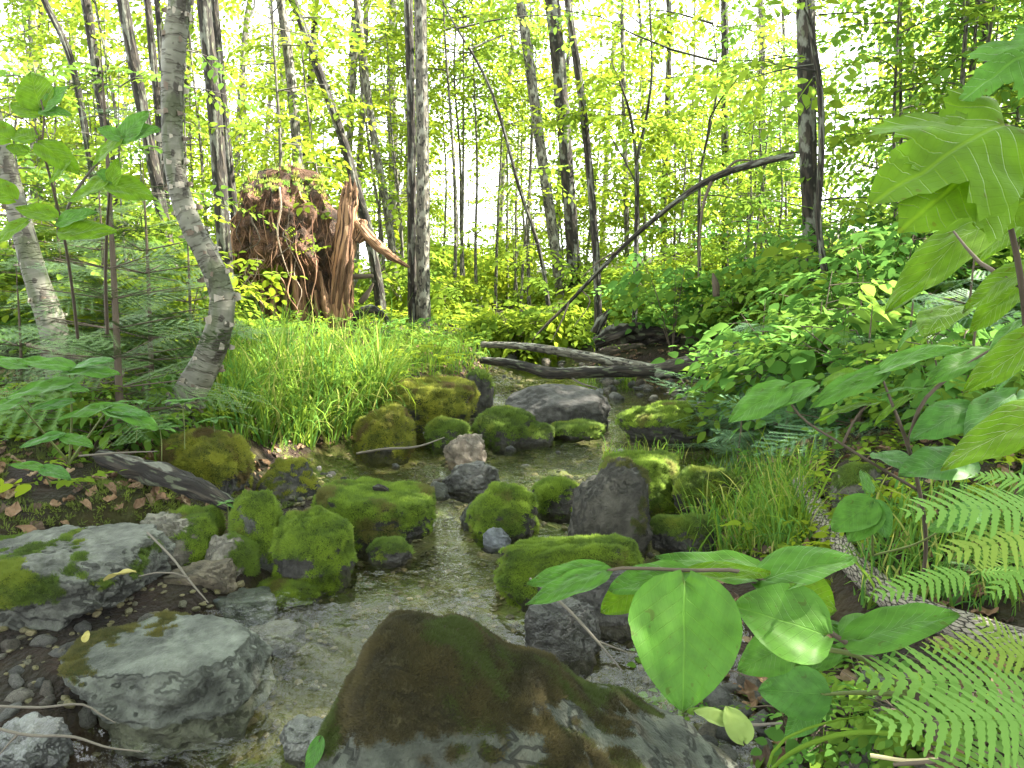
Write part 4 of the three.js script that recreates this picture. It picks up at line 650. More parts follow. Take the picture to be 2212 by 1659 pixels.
{
  const D = 8.35, b = at(735, 730, D), base = V(b.x, G(b.x, -D) - .05, -D), t = thing('snag', 'broken snag of bare weathered wood leaning on the root mass', 'snag', base), r = rngOf(717);
  const w = (x, y) => at(x, y, D).sub(base), gs = [limbGeo([[728, 745], [734, 690], [738, 600], [745, 520], [752, 450], [757, 404]].map((p) => w(...p)), [.165, .145, .125, .115, .10, .075], { seg: 26, step: .035, rough: .16, k: 4, seed: 3 })];
  for (let k = 0; k < 26; k++) { const u = rr(-1, 1, r), y = rr(398, 425, r), p = w(757 + u * 16, y + 18), q = w(757 + u * 17, y - rr(0, 22, r)); p.z += rr(-.06, .08, r); q.z = p.z; gs.push(limbGeo([p, p.clone().lerp(q, .5), q], [.022, .016, .003], { seg: 5, step: .04, rough: .2, seed: k })); }
  part(t, 'trunk', merged(gs), M.wood);
  for (let k = 0; k < 9; k++) { const u = rr(-.8, 1, r), p0 = w(738 + u * 26, rr(600, 700, r)), p1 = w(752 + u * 20, rr(440, 580, r)); p0.z += .13; p1.z += .10; part(t, 'splinter', limbGeo([p0, p0.clone().lerp(p1, .5).add(V(0, 0, .03)), p1], [.018, .024, .006], { seg: 5, step: .05, rough: .3, seed: k + 9 }), M.wood); }
  part(t, 'branch', limbGeo([[768, 478], [790, 505], [815, 530], [838, 548], [858, 562], [884, 578]].map((p) => w(...p)), [.05, .062, .055, .045, .035, .012], { seg: 12, step: .03, rough: .25, k: 3, seed: 5 }), M.wood);
  part(t, 'knot', limbGeo([[768, 520], [782, 500], [784, 474]].map((p) => w(...p)), [.06, .055, .03], { seg: 10, step: .02, rough: .5, k: 3, seed: 8 }), M.wood);
  part(t, 'branch', limbGeo([[752, 598], [780, 597], [806, 596]].map((p) => w(...p)), [.03, .028, .024], { seg: 8, step: .05 }), M.twig);
  part(t, 'root', limbGeo([[760, 690], [800, 668], [822, 676], [842, 700]].map((p) => w(...p)), [.05, .045, .035, .02], { seg: 12, step: .03, rough: .4 }), M.darkBark);
  part(t, 'root', limbGeo([[778, 655], [792, 636], [806, 612]].map((p) => w(...p)), [.035, .03, .012], { seg: 7, step: .04, rough: .2 }), M.twig);
}
const W3 = (list) => list.map((p) => p.isVector3 ? p.clone() : at(...p));
const lying = (list, lift) => { const P = list.map(([x, y]) => { const p = onGround(x, y); p.y += lift; return p; }); for (let k = 1; k < P.length - 1; k++) P[k].lerp(P[k - 1].clone().add(P[k + 1]).multiplyScalar(.5), .4); for (const p of P) p.y = Math.max(p.y, G(p.x, p.z) + lift * .6); return P; };
function log(name, label, category, list, rad, mat, opt = {}) { const P = W3(list), base = P[0].clone(), g = limbGeo(P.map((p) => p.clone().sub(base)), rad, { seg: 16, step: .04, rough: .08, ...opt }); const t = thing(name, label, category, base); part(t, 'trunk', g, mat); t.userData.plan = P; return t; }
const twigOn = (t, list, rad, mat) => part(t, 'branch', limbGeo(W3(list).map((p) => p.sub(t.position)), rad, { seg: 6, step: .06, rough: .1 }), mat);
{
  const a = log('fallen_log', 'upper grey fallen log lying across the stream', 'log', [[1040, 744, 7.7], [1130, 748, 7.5], [1260, 768, 7.2], [1350, 786, 7.0], [1420, 800, 6.8], [1500, 806, 6.6]], [.03, .037, .045, .05, .054, .05], M.greyBark);
  twigOn(a, [[1300, 778, 7.1], [1345, 800, 7.0], [1375, 812, 6.9]], [.012, .01, .005], M.paleTwig);
  const b = log('fallen_log', 'lower rough fallen log with a snapped end, just above the water', 'log', [[1040, 778, 7.4], [1110, 786, 7.2], [1190, 806, 6.9], [1270, 804, 6.7], [1360, 802, 6.6], [1470, 806, 6.5], [1560, 812, 6.4]], [.033, .045, .05, .051, .05, .05, .042], M.darkBark, { rough: .14 });
  twigOn(b, [[1225, 806, 6.8], [1250, 826, 6.7], [1290, 838, 6.6]], [.014, .01, .006], M.paleTwig);
  log('fallen_log', 'thick dark log slanting down the right slope to the crossing logs', 'log', [[1410, 806, 6.6], [1520, 780, 6.3], [1640, 748, 6.0], [1760, 706, 5.6]], [.075, .085, .085, .07], M.darkBark);
  log('fallen_log', 'half buried mossy log resting high on the right slope', 'log', lying([[1880, 660], [1980, 632], [2080, 604], [2180, 580]], .07), [.055, .075, .075, .06], M.darkBark);
  log('fallen_log', 'short log end below the thick slanting log', 'log', [[1500, 806, 6.1], [1580, 802, 6.0], [1690, 800, 5.8]], [.05, .05, .035], M.darkBark);
  log('fallen_log', 'scaly barked log lying along the right bank toward the ferns', 'log', lying([[1728, 1062], [1762, 1120], [1800, 1190], [1862, 1276], [1950, 1338], [2080, 1392], [2250, 1440]], .03), [.034, .036, .036, .036, .037, .038, .038], M.scaleBark, { seg: 20, step: .02, rough: .1, uvk: 1.6 });
  log('rotten_log', 'split rotten grey log wedged over the dark hollow on the left bank', 'log', [[215, 985, 3.0], [290, 1008, 2.9], [370, 1035, 2.8], [440, 1062, 2.72], [500, 1092, 2.66]], [.03, .042, .042, .036, .02], M.darkBark, { rough: .35, k: 4 });
  const br = log('bare_branch', 'long bare fallen branch arching up from the stream to the right slope', 'branch', [[1160, 722, 7.6], [1215, 668, 7.4], [1280, 600, 7.2], [1365, 515, 6.9], [1440, 452, 6.7], [1500, 408, 6.5], [1560, 376, 6.35], [1630, 354, 6.2], [1715, 334, 6.1]], [.011, .015, .018, .02, .022, .025, .028, .03, .028], M.darkBark, { seg: 10, step: .06 });
  twigOn(br, [[1538, 388, 6.4], [1520, 440, 6.4], [1512, 500, 6.4], [1508, 600, 6.4]], [.014, .012, .009, .004], M.twig);
  twigOn(br, [[1560, 376, 6.35], [1590, 348, 6.3], [1618, 346, 6.3]], [.014, .01, .006], M.twig);
  twigOn(br, [[1215, 668, 7.4], [1180, 700, 7.3], [1150, 735, 7.2]], [.012, .008, .003], M.twig);
  twigOn(br, [[1230, 652, 7.35], [1215, 690, 7.2], [1190, 740, 7.0]], [.01, .008, .003], M.twig);
  twigOn(br, [[1255, 626, 7.3], [1275, 650, 7.2], [1240, 705, 7.1]], [.009, .007, .003], M.twig);
  twigOn(br, [[1340, 540, 7], [1300, 560, 7], [1255, 600, 7]], [.010, .008, .004], M.twig);
  log('root_snag', 'black rotten stump and roots behind the crossing logs', 'stump', [[1285, 742, 8.2], [1340, 720, 8.2], [1400, 722, 8.2], [1470, 732, 8.1]], [.05, .10, .09, .04], M.darkBark, { rough: .5, k: 3, seg: 22 });
  log('root_snag', 'jagged dark stub poking up by the slim trunk', 'stump', [[1285, 720, 8.5], [1300, 690, 8.5], [1318, 668, 8.5]], [.06, .05, .012], M.darkBark, { rough: .4, seg: 14 });
  log('broken_stub', 'small charred looking stub on the right slope', 'stump', [[2148 - 600, 640, 7.2], [1545, 612, 7.2], [1540, 590, 7.2]], [.035, .03, .008], M.twig, { rough: .25 });
}
const STK = (label, list, rad, mat = M.paleTwig, extra = []) => { const t = log('stick', label, 'stick', list, rad, mat, { seg: 6, step: .02, rough: .12 }); for (const [l, q] of extra) twigOn(t, l, q, mat); return t; };
STK('dark stick propped against the mossy boulder', [[585, 1100, 2.85], [625, 1160, 2.7], [668, 1222, 2.55]], [.014, .015, .010], M.twig);
STK('thin grey stick leaning over the flat brown stone', [[318, 1150, 2.2], [372, 1205, 2.1], [410, 1255, 2.02], [450, 1302, 1.98]], [.0034, .0036, .003, .0016], M.paleTwig, [[[[410, 1250, 2.03], [360, 1235, 2.0], [300, 1245, 2.0]], [.003, .0025, .0015]]]);
STK('pale crooked twig over the water by the lower corner rock', [[-20, 1570, 1.36], [60, 1588, 1.36], [160, 1592, 1.38], [230, 1614, 1.38], [310, 1624, 1.39]], [.0026, .003, .0026, .002, .001], M.paleTwig, [[[[40, 1585, 1.36], [20, 1605, 1.35], [-10, 1640, 1.34]], [.003, .002, .001]]]);
STK('forked pale twig below the slate pieces', [[-20, 1525, 1.45], [90, 1528, 1.46], [180, 1522, 1.48], [220, 1545, 1.48], [250, 1562, 1.48]], [.0026, .0026, .0022, .0018, .0008], M.paleTwig);
STK('long white twig lying across the dark slab by the little pool', [[1145, 1250, 2.15], [1215, 1305, 2.05], [1290, 1385, 1.95], [1345, 1450, 1.88]], [.004, .005, .004, .002], M.paleTwig, [[[[1290, 1385, 1.95], [1330, 1400, 1.93], [1370, 1415, 1.9]], [.003, .0025, .0012]]]);
STK('bent twig in the brown shallows below the grass', [[770, 980, 4.05], [830, 970, 4.0], [900, 965, 4.0], [960, 945, 4.1]], [.006, .007, .006, .003], M.paleTwig);
STK('pale twig above the rotten log', [[410, 1030, 2.85], [450, 1055, 2.8], [490, 1078, 2.75]], [.004, .0035, .002], M.paleTwig);
STK('dead twig on the litter of the left bank', [[170, 985, 2.8], [260, 978, 2.85], [340, 975, 2.9]], [.004, .004, .002], M.paleTwig);
STK('grey twig under the heart shaped leaf', [[1525, 1542, 1.3], [1600, 1565, 1.28], [1690, 1562, 1.27]], [.003, .0035, .002], M.paleTwig);
STK('straw coloured stalk beside the long grass blade', [[1880, 1632, 1.2], [1960, 1643, 1.18], [2030, 1638, 1.18]], [.0035, .003, .002], std({ color: lin(.42, .36, .2), roughness: .8 }));
STK('dark twig across the stones under the ferns', [[1930, 1652, 1.15], [2060, 1640, 1.14], [2230, 1600, 1.12]], [.003, .004, .003], M.twig);
STK('pale lichened branch on the leaf litter of the left bank', [[60, 745, 4.4], [160, 770, 4.3], [250, 800, 4.2], [330, 790, 4.2]], [.012, .014, .012, .006], M.twig);
STK('white twig on the gravel bar', [[1440, 850, 5.2], [1480, 842, 5.2], [1560, 856, 5.1]], [.008, .008, .003], M.paleTwig, [[[[1490, 844, 5.2], [1478, 830, 5.2], [1470, 818, 5.2]], [.005, .004, .002]]]);
// ---------- broad leaved shrubs close by: every leaf a part ----------
const toCam = V(0, .35, 1).normalize(), up = V(0, 1, 0), upCam = V(0, .8, .6).normalize(), tiltR = V(.5, .8, .3).normalize(), tiltL = V(-.5, .8, .3).normalize();
const DIMS = {};
{ // the low plant with the great heart-shaped leaf
  const t = thing('broad_leaf_plant', 'low shrub with a great heart shaped leaf hanging by the humped boulder', 'shrub', at(1900, 1520, 1.05)), L = (b, tp, w, f, m, o) => bigLeaf(t, b, tp, w, f, m || M.bigLeaf, o);
  L([1480, 1258, .80], [1478, 1534, .74], .94, toCam, M.bigLeaf, { droop: .05, cup: .06, lobe: .10 });
  L([1788, 1372, .86], [1590, 1305, .86], .80, V(0, .6, .8), M.bigLeaf, { droop: .05, lobe: .05 });
  L([1650, 1248, .92], [1838, 1190, .88], .62, V(-.1, .9, .45), M.bigLeaf, { droop: .12 });
  L([1470, 1240, .86], [1318, 1268, .84], .55, V(.1, .9, .5), M.bigLeaf, { droop: .05 });
  L([1300, 1232, .86], [1142, 1252, .84], .42, V(0, .9, .45), M.bigLeaf, { droop: .08 });
  L([1295, 1238, .85], [1138, 1300, .80], .34, V(-.2, .85, .5), M.bigLeaf, { droop: .05 });
  L([1385, 1262, .9], [1300, 1322, .88], .72, V(.1, .5, .85), M.bigLeafBacklitYellow, { droop: .05 });
  L([1640, 1240, .94], [1420, 1196, .96], .45, V(0, .95, .3), M.bigLeaf, { droop: .05 });
  L([1490, 1240, .92], [1660, 1226, .90], .34, V(0, .95, .4), M.bigLeafBacklitYellow, { droop: .1 });
  L([1690, 1250, .98], [1812, 1318, .98], .80, V(.1, .55, .8), M.bigLeafBacklitYellow, { droop: .08 });
  L([1850, 1380, .92], [2056, 1316, .86], .52, V(-.1, .9, .5), M.bigLeaf, { droop: .1 });
  L([1840, 1372, .96], [1960, 1330, 1.0], .6, V(0, .9, .4), M.bigLeaf);
  L([1700, 1392, .98], [1610, 1442, .94], .75, V(.2, .6, .8), M.bigLeaf, { droop: .2 });
  L([1805, 1408, 1.0], [1712, 1445, .98], .5, V(0, .8, .6), M.bigLeaf, { droop: .1 });
  L([1775, 1500, .95], [1645, 1490, .95], .85, V(.1, .5, .85), M.bigLeafBlue, { droop: .15 });
  L([1765, 1495, .97], [1715, 1600, .93], .75, V(.5, .4, .8), M.bigLeafBlue, { droop: .2 });
  L([1800, 1352, .98], [1890, 1398, .96], .5, V(.1, .9, .4), M.bigLeaf);
  stem(t, 'stem', [[1960, 1470, 1.02], [1880, 1420, .98], [1800, 1370, .93], [1700, 1290, .92], [1620, 1240, .92], [1480, 1232, .86], [1330, 1228, .86], [1290, 1236, .86]], [.004, .004, .0035, .003, .0025, .0022, .002, .0015], M.twig);
  stem(t, 'stem', [[1960, 1500, 1.02], [1860, 1420, 1.0], [1760, 1400, .98], [1700, 1392, .98]], [.005, .004, .003, .002], M.stemGreen);
  stem(t, 'stem', [[1960, 1500, 1.02], [1850, 1496, .98], [1775, 1500, .95]], [.004, .003, .002], M.stemGreen);
  stem(t, 'stem', [[2040, 1640, 1.1], [2010, 1550, 1.06], [1960, 1470, 1.02]], [.008, .008, .006], M.twig);
}
{ // branch with pointed leaves reaching over the water from the right bank
  const t = thing('broad_leaf_plant', 'spreading shrub with pointed leaves reaching from right bank over the channel', 'shrub', at(1960, 1240, 1.9)), L = (b, tp, w, f, m, o) => bigLeaf(t, b, tp, w, f, m || M.bigLeaf, o);
  const D = 1.5;
  L([1690, 840, D], [1572, 905, D], .62, V(.1, .85, .5), M.bigLeaf, { droop: .1 }); L([1752, 835, D], [1640, 872, D - .02], .45, V(0, .9, .4)); L([1800, 836, D], [1890, 778, D + .05], .5, V(-.2, .8, .5), M.bigLeafBacklitYellow);
  L([1900, 806, D], [1760, 850, D - .05], .34, V(0, .85, .5)); L([1900, 800, D], [2060, 722, D - .1], .38, V(-.2, .85, .5)); L([1880, 872, D], [1760, 884, D], .34, up, M.bigLeafBacklitYellow); L([1905, 850, D], [2000, 820, D], .3, up);
  L([1965, 856, D], [1880, 900, D], .4, up, M.bigLeafBacklitYellow); L([1862, 820, D], [1780, 832, D], .4, up, M.bigLeafBacklitYellow); L([2100, 884, D], [1980, 920, D - .05], .6, V(.1, .9, .4), M.bigLeafBlue); L([2190, 852, D], [2090, 915, D - .1], .5, up, M.bigLeafBlue); L([1900, 980, D + .1], [1980, 1000, D], .6, V(-.1, .9, .4), M.bigLeafBlue);
  L([2130, 760, D], [2010, 800, D - .05], .4, V(-.1, .85, .5)); L([1990, 700, D + .2], [1930, 740, D + .2], .5, up);
  L([2085, 995, D], [1952, 1012, D - .05], .62, V(0, .85, .5), M.bigLeafBlue, { droop: .1 });
  stem(t, 'stem', [[1990, 1270, 1.95], [2000, 1180, 1.8], [1990, 1080, 1.65], [1960, 960, 1.55], [1930, 880, 1.5], [1905, 815, 1.5]], [.005, .005, .0045, .004, .003, .002], M.twig);
  stem(t, 'stem', [[1985, 1060, 1.64], [1900, 1010, 1.58], [1820, 960, 1.54], [1730, 900, 1.5], [1690, 845, 1.5]], [.004, .0035, .003, .0025, .0015], M.twig);
  stem(t, 'stem', [[1960, 960, 1.55], [2000, 860, 1.5], [2100, 780, 1.48], [2140, 755, 1.46]], [.005, .004, .003, .002], M.twig);
  stem(t, 'stem', [[1820, 960, 1.54], [1850, 900, 1.52], [1880, 870, 1.5]], [.003, .0025, .002], M.twig);
}
{ // leaves hanging in from the right, near
  const t = thing('broad_leaf_plant', 'tall near shrub with lobed lime green leaves hanging in from the right', 'shrub', at(2250, 900, .75)), D = .66, L = (b, tp, w, f, m, o) => bigLeaf(t, b, tp, w, f, m || M.bigLeafBacklitYellow, { lobe: .1, ...o });
  L([2170, 270, D], [1900, 400, D - .04], .8, V(-.15, .6, .75), M.bigLeafBacklitYellow, { droop: .1, lobed: true }); L([2150, 330, D], [1960, 480, D - .04], .8, V(-.1, .45, .9), M.bigLeafBacklitYellow, { droop: .08, lobed: true });
  L([2260, 90, D], [2085, 180, D], .8, V(-.2, .6, .75), M.bigLeaf, { lobed: true }); L([2290, 400, D], [2140, 470, D - .02], .8, V(-.1, .3, .95), M.bigLeafBacklitYellow, { lobed: true }); L([2140, 470, D + .2], [1925, 612, D + .15], .35, V(-.3, .7, .6), M.bigLeafBacklitYellow);
  L([2240, 570, D + .1], [2080, 640, D + .1], .45, V(-.2, .85, .4), M.bigLeafBacklitYellow); L([2290, 700, D], [2080, 830, D], .42, V(-.3, .75, .5), M.bigLeafBacklitYellow, { droop: .12 }); L([2290, 880, D], [2050, 966, D - .02], .4, V(-.2, .8, .5), M.bigLeafBacklitYellow);
  L([2060, 665, D + .25], [2000, 690, D + .2], .7, up, M.bigLeafBacklitYellow); L([2210, 610, D + .2], [2090, 700, D + .2], .5, V(-.2, .8, .5)); L([2210, 160, D], [2290, 60, D], .7, V(-.1, .5, .8), M.bigLeaf); L([2240, 350, D + .1], [2130, 395, D + .1], .5, V(0, .95, .2), M.bigLeafBlue);
  L([2230, 460, D + .25], [2100, 540, D + .25], .6, V(-.1, .9, .3)); L([2215, 690, D + .3], [2120, 750, D + .3], .5, up, M.bigLeaf); L([2215, 780, D + .25], [2140, 830, D + .25], .5, up, M.bigLeafBlue);
  stem(t, 'stem', [[2260, 980, .85], [2225, 800, .8], [2210, 640, .75], [2190, 520, .72], [2160, 420, .70], [2110, 355, .68]], [.004, .0036, .0032, .0028, .0022, .0015], M.twig);
  stem(t, 'stem', [[2160, 420, .70], [2110, 430, .70], [2060, 412, .72]], [.003, .003, .002], M.twig); stem(t, 'stem', [[2225, 800, .8], [2240, 600, .72], [2240, 350, .68], [2170, 270, .66]], [.005, .004, .003, .0015], M.twig);
  stem(t, 'stem', [[2210, 620, .75], [2120, 570, .8], [2060, 500, .85]], [.003, .002, .0012], M.twig);
}
{ // leaves by the leaning birch, the back light put into their yellow
  const t = thing('broad_leaf_plant', 'thin stemmed shrub with round leaves by the leaning birch, coloured yellow as if back lit', 'shrub', at(165, 720, 2.6)), L = (b, tp, w, f, m, o) => bigLeaf(t, b, tp, w, f, m || M.bigLeafBacklitYellow, { lobe: .08, ...o }), D = 1.9;
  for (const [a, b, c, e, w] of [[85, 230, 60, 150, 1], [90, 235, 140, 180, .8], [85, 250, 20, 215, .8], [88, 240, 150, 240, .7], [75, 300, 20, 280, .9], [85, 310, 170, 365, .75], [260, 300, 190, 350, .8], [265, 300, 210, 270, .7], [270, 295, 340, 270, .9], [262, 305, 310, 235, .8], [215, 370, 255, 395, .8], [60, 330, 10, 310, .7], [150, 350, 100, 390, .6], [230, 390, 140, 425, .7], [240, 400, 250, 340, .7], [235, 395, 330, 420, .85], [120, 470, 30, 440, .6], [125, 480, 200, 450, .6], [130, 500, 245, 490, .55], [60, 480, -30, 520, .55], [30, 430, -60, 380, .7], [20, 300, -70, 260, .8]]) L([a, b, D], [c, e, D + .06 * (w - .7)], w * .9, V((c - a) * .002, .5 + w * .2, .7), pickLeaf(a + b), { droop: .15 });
  stem(t, 'stem', [[168, 730, 2.5], [158, 640, 2.3], [140, 520, 2.1], [120, 430, 2.0], [90, 320, 1.92], [70, 270, 1.9], [0, 240, 1.9]], [.005, .0045, .004, .0035, .003, .002, .0015], M.twig);
  stem(t, 'stem', [[138, 510, 2.08], [150, 440, 2.0], [195, 370, 1.95], [262, 300, 1.9]], [.004, .004, .003, .002], M.paleTwig);
  stem(t, 'stem', [[232, 720, 2.5], [228, 600, 2.3], [232, 480, 2.1], [238, 395, 1.95]], [.006, .005, .004, .002], M.twig);
  stem(t, 'stem', [[90, 320, 1.92], [95, 240, 1.9], [88, 215, 1.9]], [.003, .0025, .002], M.twig);
}
function pickLeaf(k) { return [M.bigLeafBacklitYellow, M.bigLeaf, M.bigLeafBacklitYellow, M.bigLeafBacklitYellow][Math.floor(k / 5) % 4]; }
{ // low flat leaves on the left bank
  const t = thing('broad_leaf_plant', 'low shrub with flat toothed leaves spread above the mossy left bank', 'shrub', at(170, 960, 2.4)), D = 2.05, L = (b, tp, w, m) => bigLeaf(t, b, tp, w, V(0, .92, .4), m || M.bigLeaf, { droop: .1 });
  for (const [a, b, c, e, w, m] of [[150, 795, 40, 770, .5], [150, 800, 255, 800, .4], [170, 790, 240, 770, .4, 1], [140, 830, 10, 850, .45], [130, 835, 190, 840, .35], [150, 870, 60, 880, .4, 1], [230, 880, 120, 900, .35], [235, 880, 340, 915, .4], [240, 885, 320, 890, .3, 1], [60, 790, -40, 770, .5], [40, 870, -60, 890, .5], [130, 940, 40, 960, .4, 1], [140, 945, 200, 960, .4], [90, 1010, 20, 1000, .45], [95, 1012, 150, 1030, .45, 1]]) L([a, b, D], [c, e, D - .03], w * 1.15, m ? M.bigLeafBlue : M.bigLeaf);
  stem(t, 'stem', [[150, 1000, 2.35], [155, 900, 2.2], [150, 800, 2.05]], [.004, .003, .0015], M.stemGreen); stem(t, 'stem', [[150, 1000, 2.35], [200, 930, 2.2], [235, 880, 2.05]], [.004, .003, .0015], M.stemGreen); stem(t, 'stem', [[110, 1050, 2.3], [100, 1030, 2.15], [92, 1010, 2.05]], [.003, .002, .0012], M.stemGreen); stem(t, 'stem', [[150, 1000, 2.35], [90, 930, 2.2], [40, 870, 2.05]], [.004, .003, .0015], M.stemGreen);
}
function whorl(label, px, py, D, n, L0, h) { // little seedling with a ring of leaves
  const c = at(px, py, D), t = thing('seedling', label, 'seedling', V(c.x, c.y - h, c.z)), r = rngOf(px * 7 + py); part(t, 'stem', limbGeo([V(0, -.03, 0), V(.004, h * .5, 0), V(0, h, 0)], [.002, .002, .0015], { seg: 5, step: .02, rough: 0 }), M.stemGreen);
  for (let k = 0; k < n; k++) { const a = k / n * 6.283 + rr(-.3, .3, r), g = leafShape(L0 * rr(.8, 1.15, r), L0 * .42, { seed: px + k, droop: .25, lobe: .02 }), m = part(t, 'leaf', g, M.bigLeaf); m.position.set(0, h - .006 * (k % 2), 0); m.rotation.set(rr(.0, .4, r), a, 0, 'YXZ'); }
}
whorl('upright seedling with a whorl of pointed leaves beside the birch foot', 395 - 2, 1208 - 340, 3.0, 6, .09, .16); whorl('flat seedling at the foot of the curved birch', 290, 868, 3.0, 5, .08, .12); whorl('pale green seedling below the birch roots', 345, 925, 2.95, 6, .085, .1); whorl('small seedling on the moss below the curved birch', 460, 905, 3.2, 5, .075, .09); whorl('tiny seedling by the rotten log', 490, 1085, 2.6, 5, .04, .06);
{ // leaves low on the right bank near the bark log
  const t = thing('broad_leaf_plant', 'low plant with paired oval leaves above the scaly log', 'plant', at(1880, 1190, 2.05)), L = (b, tp, w, m) => bigLeaf(t, b, tp, w, V(-.1, .7, .65), m || M.bigLeaf, { droop: .12 });
  L([1880, 1090, 1.75], [1800, 1140, 1.72], .8); L([1885, 1095, 1.75], [1838, 1165, 1.7], .75); L([1890, 1090, 1.75], [1920, 1160, 1.7], .7, M.bigLeafBlue); L([1870, 1080, 1.76], [1820, 1075, 1.8], .5); L([1880, 1060, 1.78], [1860, 1010, 1.85], .35); L([2060, 1120, 1.6], [2150, 1090, 1.6], .6, M.bigLeafBlue); L([2070, 1130, 1.6], [2010, 1140, 1.58], .55);
  stem(t, 'stem', [[1885, 1200, 2.0], [1884, 1140, 1.85], [1880, 1080, 1.76]], [.003, .0025, .0015], M.stemGreen); stem(t, 'stem', [[1885, 1200, 2.0], [1990, 1170, 1.75], [2065, 1122, 1.6]], [.003, .0025, .0015], M.stemGreen);
}
{ const t = thing('broad_leaf_plant', 'dark glossy leaf pair drooping at the foot of the great boulder', 'plant', at(668, 1690, 1.25)); bigLeaf(t, [690, 1600, 1.2], [662, 1672, 1.17], .5, V(.2, .5, .8), M.bigLeafBlue); stem(t, 'stem', [[700, 1690, 1.24], [698, 1640, 1.22], [690, 1600, 1.2]], [.002, .002, .001], M.twig); }
// ---------- ferns ----------
function fern(label, px, py, D, fronds) {
  const c = at(px, py, D), t = thing('fern', label, 'fern', c);
  fronds.forEach(([bx, by, bd, tx, ty, td, wid, arch], k) => { const B = at(bx, by, bd), E = at(tx, ty, td), ax = E.clone().sub(B), L = ax.length(), g = frondGeo(L, L * wid, { pairs: Math.round(11 + L * 14), arch: arch ?? .3, seed: px + k }); const f = ax.normalize(), n = V(-.1, .85, .55); n.addScaledVector(f, -n.dot(f)).normalize(); const x = f.clone().cross(n), m = part(t, 'frond', g, k % 3 === 1 ? M.fernPale : M.fern); m.quaternion.setFromRotationMatrix(new THREE.Matrix4().makeBasis(x, n, f.negate())); m.position.copy(B).sub(c); });
}
fern('near fern with long feathery fronds over the scaly log', 2290, 1560, .95, [[2290, 1510, .95, 1832, 1452, .92, .5, .12], [2290, 1440, .98, 1985, 1388, 1.0, .5, .2], [2290, 1560, .9, 1870, 1560, .82, .45, .1], [2290, 1620, .92, 2005, 1680, .8, .5, .2], [2300, 1500, 1.0, 2100, 1320, 1.05, .5, .25]]);
fern('fern with a narrow frond beside the scaly log', 2160, 1290, 1.3, [[2110, 1240, 1.25, 1858, 1292, 1.22, .34, .2], [2110, 1240, 1.25, 2180, 1180, 1.3, .5, .2], [2110, 1240, 1.25, 2240, 1240, 1.2, .5, .2], [2110, 1240, 1.25, 2050, 1210, 1.4, .4, .2]]);
fern('upper fern with broad light green pinnae over the dark bank hollow', 2290, 1110, 1.05, [[2300, 1120, 1.05, 1942, 1096, 1.0, .5, .2], [2300, 1150, 1.0, 2010, 1200, .96, .45, .1], [2300, 1060, 1.1, 2080, 1020, 1.2, .45, .2], [2310, 1160, 1.0, 2130, 1290, .95, .5, .1]]);
